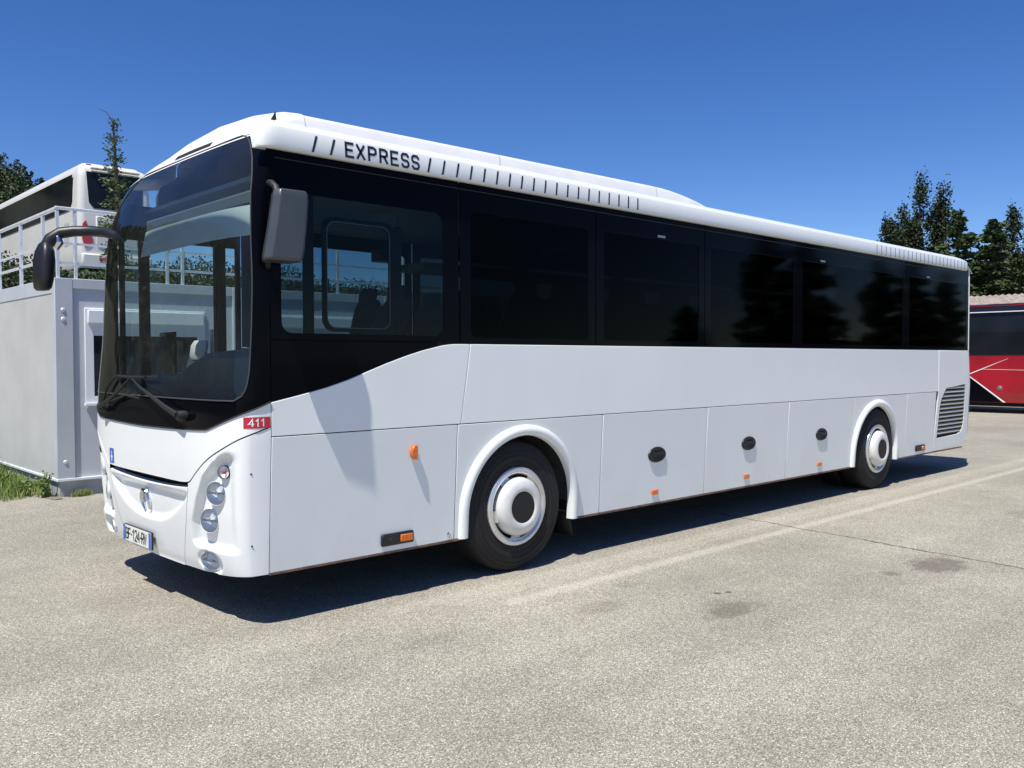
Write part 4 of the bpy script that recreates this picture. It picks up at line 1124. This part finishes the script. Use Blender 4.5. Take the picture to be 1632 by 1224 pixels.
b = MB(); b.box(9.9, 12.28, 27.18, 27.5, bz+.42, bz+.85); bb = b.build('rear_bumper', CREAM, bc, bevel=.06); MB().box(10.45, 10.75, 27.165, 27.2, bz+.62, bz+.72).build('fog_light', REDL, bb)
for y in (30.2, 36.4): MB().lathe([(0, .02), (.25, .0), (.48, 0), (.5, .04), (.5, .3)], (9.83, y, bz+.5), (1, 0, 0), 32).build('wheel', TYRE, bc)
MB().box(9.95, 12.2, 27.6, 38.8, bz+.25, bz+.5).build('underside', DARK, bc, smooth=False)
b = MB(); b.add([(9.832, 28.4, bz+1.2), (9.832, 28.9, bz+1.2), (9.832, 28.9, bz+2.0), (9.832, 28.4, bz+2.0)], [(0,1,2,3)]); b.build('side_hatch', GREYP, bc, smooth=False)
# ================================================================ RED COACH
rx = 28.2
rcg = empty('parked_coach', (rx+1.25, 2.0, 0), 'dark red coach with black roof line parked beyond the rear of the white coach', 'coach')
ya, yb = -4.4, 7.6
b = MB(); rows = []
for z in (.32, .6, 1.0, 1.5, 1.73):
    rows.append([(rx+(.05 if z < .4 else 0), y, z) for y in (ya, yb)]+[(rx+2.5, yb, z), (rx+2.5, ya, z), (rx+(.05 if z < .4 else 0), ya, z)])
b.grid(rows); b.build('body', REDP, rcg, smooth=False)
b = MB(); rows = []
for z, e in ((1.72, 0), (2.4, .01), (3.0, .04), (3.13, .08), (3.22, .22), (3.26, .5)):
    rows.append([(rx+e-.004, y, z) for y in (ya+e, yb-e)]+[(rx+2.5-e, yb-e, z), (rx+2.5-e, ya+e, z), (rx+e-.004, ya+e, z)])
b.grid(rows); b.add(rows[-1][:-1], [(0,1,2,3)]); b.build('window_band', BCG, rcg, smooth=False)
b = MB(); b.box(rx-.02, rx+.03, ya+.1, yb-.1, 3.02, 3.16); b.build('roof_band', prin('roof_navy', (.010, .012, .03), .3), rcg, bevel=.01)
b = MB(); b.box(rx-.026, rx-.01, ya+.1, yb-.1, 2.985, 3.01); b.build('trim_line', ROOFW, rcg, smooth=False)
b = MB(); b.box(rx-.028, rx+.03, ya+.1, yb-.1, 3.165, 3.185); b.build('roof_trim', REDP, rcg, smooth=False)
b = MB()
b.add([(rx-.006, 5.2, 1.08), (rx-.006, 4.0, 1.618), (rx-.006, 4.0, 1.624), (rx-.006, 5.2, 1.115)], [(0,1,2,3)])
b.add([(rx-.006, 5.1, 1.10), (rx-.006, 4.12, .33), (rx-.006, 4.05, .33), (rx-.006, 5.1, 1.135)], [(0,1,2,3)])
b.add([(rx-.007, 4.7, 1.300), (rx-.007, -2, 1.17), (rx-.007, -2, 1.177), (rx-.007, 4.7, 1.309)], [(0,1,2,3)])
b.build('printed_stripes', ROOFW, rcg, smooth=False)
b = MB(); b.add([(rx-.005, 5.1, 1.10), (rx-.005, 6.0, .7), (rx-.005, 6.0, .33), (rx-.005, 4.12, .33)], [(0,1,2,3)]); b.build('black_corner', BLACKG, rcg, smooth=False)
MB().lathe([(0, .02), (.05, .015), (.075, 0)], (rx, 4.22, .74), (-1, 0, 0), 20).build('fuel_cap', BROWN, rcg)
for y in (-1.8, 6.3): MB().lathe([(0, .02), (.2, .0), (.46, 0), (.5, .04), (.5, .3)], (rx-.01, y, .5), (1, 0, 0), 32).build('wheel', TYRE, rcg)
b = MB(); b.box(rx+.2, rx+2.3, ya+.2, yb-.2, .2, .5); b.build('underside', DARK, rcg, smooth=False)
b = MB(); b.box(rx-.010, rx+.01, ya+.1, yb-.1, 1.715, 1.735); b.build('window_trim', PLAST, rcg, smooth=False)
# ================================================================ SHED WITH CORRUGATED ROOF behind the red coach
sh = empty('shed', (42, 9, 0), 'long low shed with weathered corrugated roof behind the red coach', 'shed')
b = MB(); b.box(37.5, 46.5, -6, 26, 0, 3.3); b.build('wall', WALLP, sh, smooth=False)
b = MB(); rows = []
n = 260
for (x, z) in ((37.0, 3.25), (42.0, 4.38), (47.0, 3.25)):
    rows.append([(x, -6.5+33*i/n, z+.03*(1 if i % 2 else -1)) for i in range(n+1)])
b.grid(rows); b.build('roof', TILE, sh, smooth=False, solid=.04)
# ================================================================ TREES
poplar('poplar', dirpt(1463, 56), 12.9, 2.0, 3, 'tallest dark poplar, leftmost of the trees above the rear of the white coach', 'tree', None, 4, leaf=.17)
poplar('poplar', dirpt(1436, 57), 11.0, 1.4, 13, 'short ragged poplar just left of the tallest one', 'tree', None, 2, leaf=.17)
poplar('poplar', dirpt(1500, 55), 12.4, 1.3, 5, 'narrow pointed poplar between the tallest poplar and the cedars', 'tree', None, 2, leaf=.17)
poplar('poplar', dirpt(1611, 52), 10.2, 1.0, 8, 'slender poplar at the right edge above the red coach', 'tree', None, 2, leaf=.17)
poplar('poplar', dirpt(1640, 53), 10.4, 1.4, 9, 'poplar cut by the right edge of the photograph', 'tree', None, 3, leaf=.17)
cedar('cedar', dirpt(1528, 50), 10.0, 3.0, 21, 'spreading cedar with layered branches right of the poplars', 'tree', None, dens=1.4, leaf=.17)
cedar('cedar', dirpt(1575, 49), 9.3, 3.4, 22, 'dense cedar just above the end of the red coach roof', 'tree', None, dens=1.8, leaf=.17)
cedar('cedar', dirpt(1478, 52), 8.0, 2.6, 23, 'low bushy cedar in front of the poplar trunks', 'tree', None, dens=1.3, leaf=.17)
cedar('cedar', dirpt(1622, 47), 7.4, 2.2, 24, 'smaller pale cedar at the right edge behind the red coach', 'tree', None, dens=1.3, leaf=.17)
cedar('young_cedar', dirpt(196, 20, 1.2), 5.75, .62, 31, 'thin young cedar with a bare bent tip in front of the cream coach', 'tree', None, mat=CEDARY, dens=2.0, leaf=.045, bare=.02)
# shrubs on the bank behind the cabins
rnd = random.Random(4)
for i, (x, y, r_, lab) in enumerate(((6.3, 21.5, 1.2, 'low green shrub on the bank below the side of the cream coach'), (7.9, 21.0, 1.1, 'shrub on the bank just left of the young cedar'), (9.6, 21.4, 1.2, 'shrub on the bank under the rear of the cream coach'), (11.6, 21.8, 1.4, 'broad shrub on the bank seen through the coach windscreen'), (14.0, 21.5, 1.5, 'tallest shrub on the bank, seen through the windscreen edge'), (17.0, 21.0, 1.5, 'shrub on the bank seen through the driver window'), (4.4, 22.2, 1.0, 'small shrub on the bank near the left edge of the photo'))):
    z0 = gz(x, y); root = empty('shrub', (x, y, z0), lab, 'shrub', 'shrubs on the bank behind the cabins'); lf = MB(); st_ = MB()
    for k in range(7):
        a = rnd.uniform(0, 6.28); tip = Vector((x+r_*.7*math.cos(a), y+r_*.7*math.sin(a), z0+r_*rnd.uniform(.4, .9))); st_.tube([(x, y, z0-.1), tip], [.03, .01], 5)
    for k in range(4500):
        d = Vector((rnd.gauss(0, 1), rnd.gauss(0, 1), abs(rnd.gauss(0, .7)))).normalized()*r_*rnd.uniform(.5, 1.05); leaf_quad(lf, Vector((x, y, z0))+Vector((d.x*1.3, d.y, d.z*.75)), .08, rnd)
    st_.build('stems', BARK, root); fbuild(lf, 'foliage', PINEF, root)
# forest on the hill
rnd = random.Random(9); lf = MB()
for i in range(2300):
    az = rnd.uniform(50, 172)
    if rnd.random() < .35: az = rnd.uniform(72, 92)
    k = rnd.uniform(.05, 1); d = 110+70*k; hz0 = hillz(az)
    if hz0 < 2: continue
    z = hz0*math.sin(k*math.pi*.5)**.8+1.0; c = Vector((CAM.x+d*math.cos(R(az)), CAM.y+d*math.sin(R(az)), z))
    h = rnd.uniform(2.5, 6); m = 90 if az < 90 else 22
    for q in range(m):
        t = rnd.random(); rr_ = h*.34*(1-t)**.7+.15; a = rnd.uniform(0, 6.28)
        leaf_quad(lf, c+Vector((math.cos(a)*rr_*rnd.uniform(.3, 1), math.sin(a)*rr_*rnd.uniform(.3, 1), h*t)), (.42 if az < 90 else 1.6)*rnd.uniform(.6, 1.3), rnd)
o = fbuild(lf, 'forest', PINEF, None); tag(o, 'dark green woods covering the hillside at the left', 'forest', kind='stuff')
for i, (u, h, lab) in enumerate(((55, 4.6, 'pointed pine on the skyline of the hill, the one nearest the cream coach'), (22, 4.0, 'round-topped pine on the hill skyline near the left edge'), (3, 4.4, 'tall pine at the very left edge of the hill skyline'), (68, 3.6, 'small pine on the falling end of the hill'), (38, 3.2, 'low pine between two taller ones on the hill skyline'))):
    dep = 168; p = dirpt(u, dep); az = math.degrees(math.atan2(p[1]-CAM.y, p[0]-CAM.x)); z = hillz(az)+.5
    cedar('pine', (p[0], p[1], z), h, h*.36, 60+i, lab, 'tree', 'pines on the hill skyline', mat=PINEF, dens=2.2, leaf=.26, bare=.05)
# trees behind the photographer, mirrored in the dark windows
for i, (x, y, h, sp, lab) in enumerate(((33.5, -15, 7.2, 2.6, 'cedar across the yard, reflected in the middle windows'), (38.5, -16, 7.6, 2.8, 'tall cedar across the yard, reflected in the long rear window'), (46.5, -16, 7.0, 2.4, 'slimmer cedar across the yard, reflected left of the last window'), (51.5, -16.5, 7.6, 2.8, 'broad cedar across the yard, reflected in the last window'), (57.5, -17, 7.0, 2.6, 'cedar furthest down the yard, reflected beside the rear corner'), (28.5, -15.5, 3.6, 1.8, 'low cedar across the yard, reflected near the middle of the coach'))):
    cedar('cedar', (x, y, 0), h, sp, 80+i, lab, 'tree', 'cedars across the yard', dens=.5, leaf=.30)
# ================================================================ WEEDS along the cabin
rnd = random.Random(12); gb = MB()
def blade(mb, x, y, h, w_, z0=0):
    a = rnd.uniform(0, 6.28); dx, dy = math.cos(a), math.sin(a); ln = h*rnd.uniform(.1, .6); b_ = rnd.uniform(0, 6.28); lx, ly = math.cos(b_)*ln, math.sin(b_)*ln
    n = len(mb.v); mb.v += [(x-dx*w_, y-dy*w_, z0), (x+dx*w_, y+dy*w_, z0), (x+lx*.4+dx*w_*.8, y+ly*.4+dy*w_*.8, z0+h*.6), (x+lx*.4-dx*w_*.8, y+ly*.4-dy*w_*.8, z0+h*.6), (x+lx, y+ly, z0+h)]
    mb.f += [(n, n+1, n+2, n+3), (n+3, n+2, n+4)]
for i in range(14000):
    y = rnd.uniform(6.55, 12.6); x = 3.16-abs(rnd.gauss(0, .28))-(.0 if y < 7.2 else .12*rnd.random())
    if noise.noise(Vector((x*2.5, y*1.8, 0))) < -.12 and rnd.random() < .8: continue
    if y < 7.3 and rnd.random() > (y-6.3)/1.1: continue
    blade(gb, x, y, rnd.uniform(.05, .22)*(1.4 if y > 8 else 1), .006)
for i in range(1600):
    y = 6.43-abs(rnd.gauss(0, .03)); x = rnd.choice((3.42, 3.80, 4.3, 5.0))+rnd.gauss(0, .05); blade(gb, x, y, rnd.uniform(.02, .10), .004)
o = fbuild(gb, 'grass', GRASSM, None); tag(o, 'rough yellow-green grass growing along the foot of the site cabin', 'grass', kind='stuff')
dg = MB(); rows = []
for y in [6.3+.3*i for i in range(22)]:
    wv = (.12+.5*smooth((y-6.3)/2.2))*(1+.3*noise.noise(Vector((y*2, 3, 1)))); rows.append([(3.2, y, .006), (3.2-wv*.5, y, .010), (3.2-wv, y, .005)])
dg.grid(rows); o = dg.build('soil_strip', prin('soil', (.22, .20, .15), .95, col2=(.13, .11, .07), vscale=8, bump=.5, bscale=30)); tag(o, 'strip of pale soil along the cabin side', 'soil', kind='structure')
for i, (x, y, h, lab) in enumerate(((3.06, 6.58, .36, 'tall upright weed at the near corner of the site cabin'), (2.93, 6.85, .22, 'bushy weed second from the cabin corner'), (2.86, 7.5, .27, 'leafy weed midway along the cabin side'), (2.72, 8.3, .30, 'weed clump near the left edge of the photo'))):
    root = empty('weed', (x, y, 0), lab, 'weed', 'weeds beside the site cabin'); st_ = MB(); lf = MB()
    for k in range(6):
        a = rnd.uniform(0, 6.28); tip = Vector((x+.07*math.cos(a), y+.07*math.sin(a), h*rnd.uniform(.6, 1))); st_.tube([(x+.02*math.cos(a), y+.02*math.sin(a), 0), tip], .003, 4)
        for q in range(34):
            t = rnd.uniform(.1, 1); leaf_quad(lf, Vector((x, y, 0)).lerp(tip, t)+Vector((rnd.gauss(0, .018), rnd.gauss(0, .018), 0)), .035, rnd)
    st_.build('stem', WEED, root); fbuild(lf, 'leaves', WEED, root)
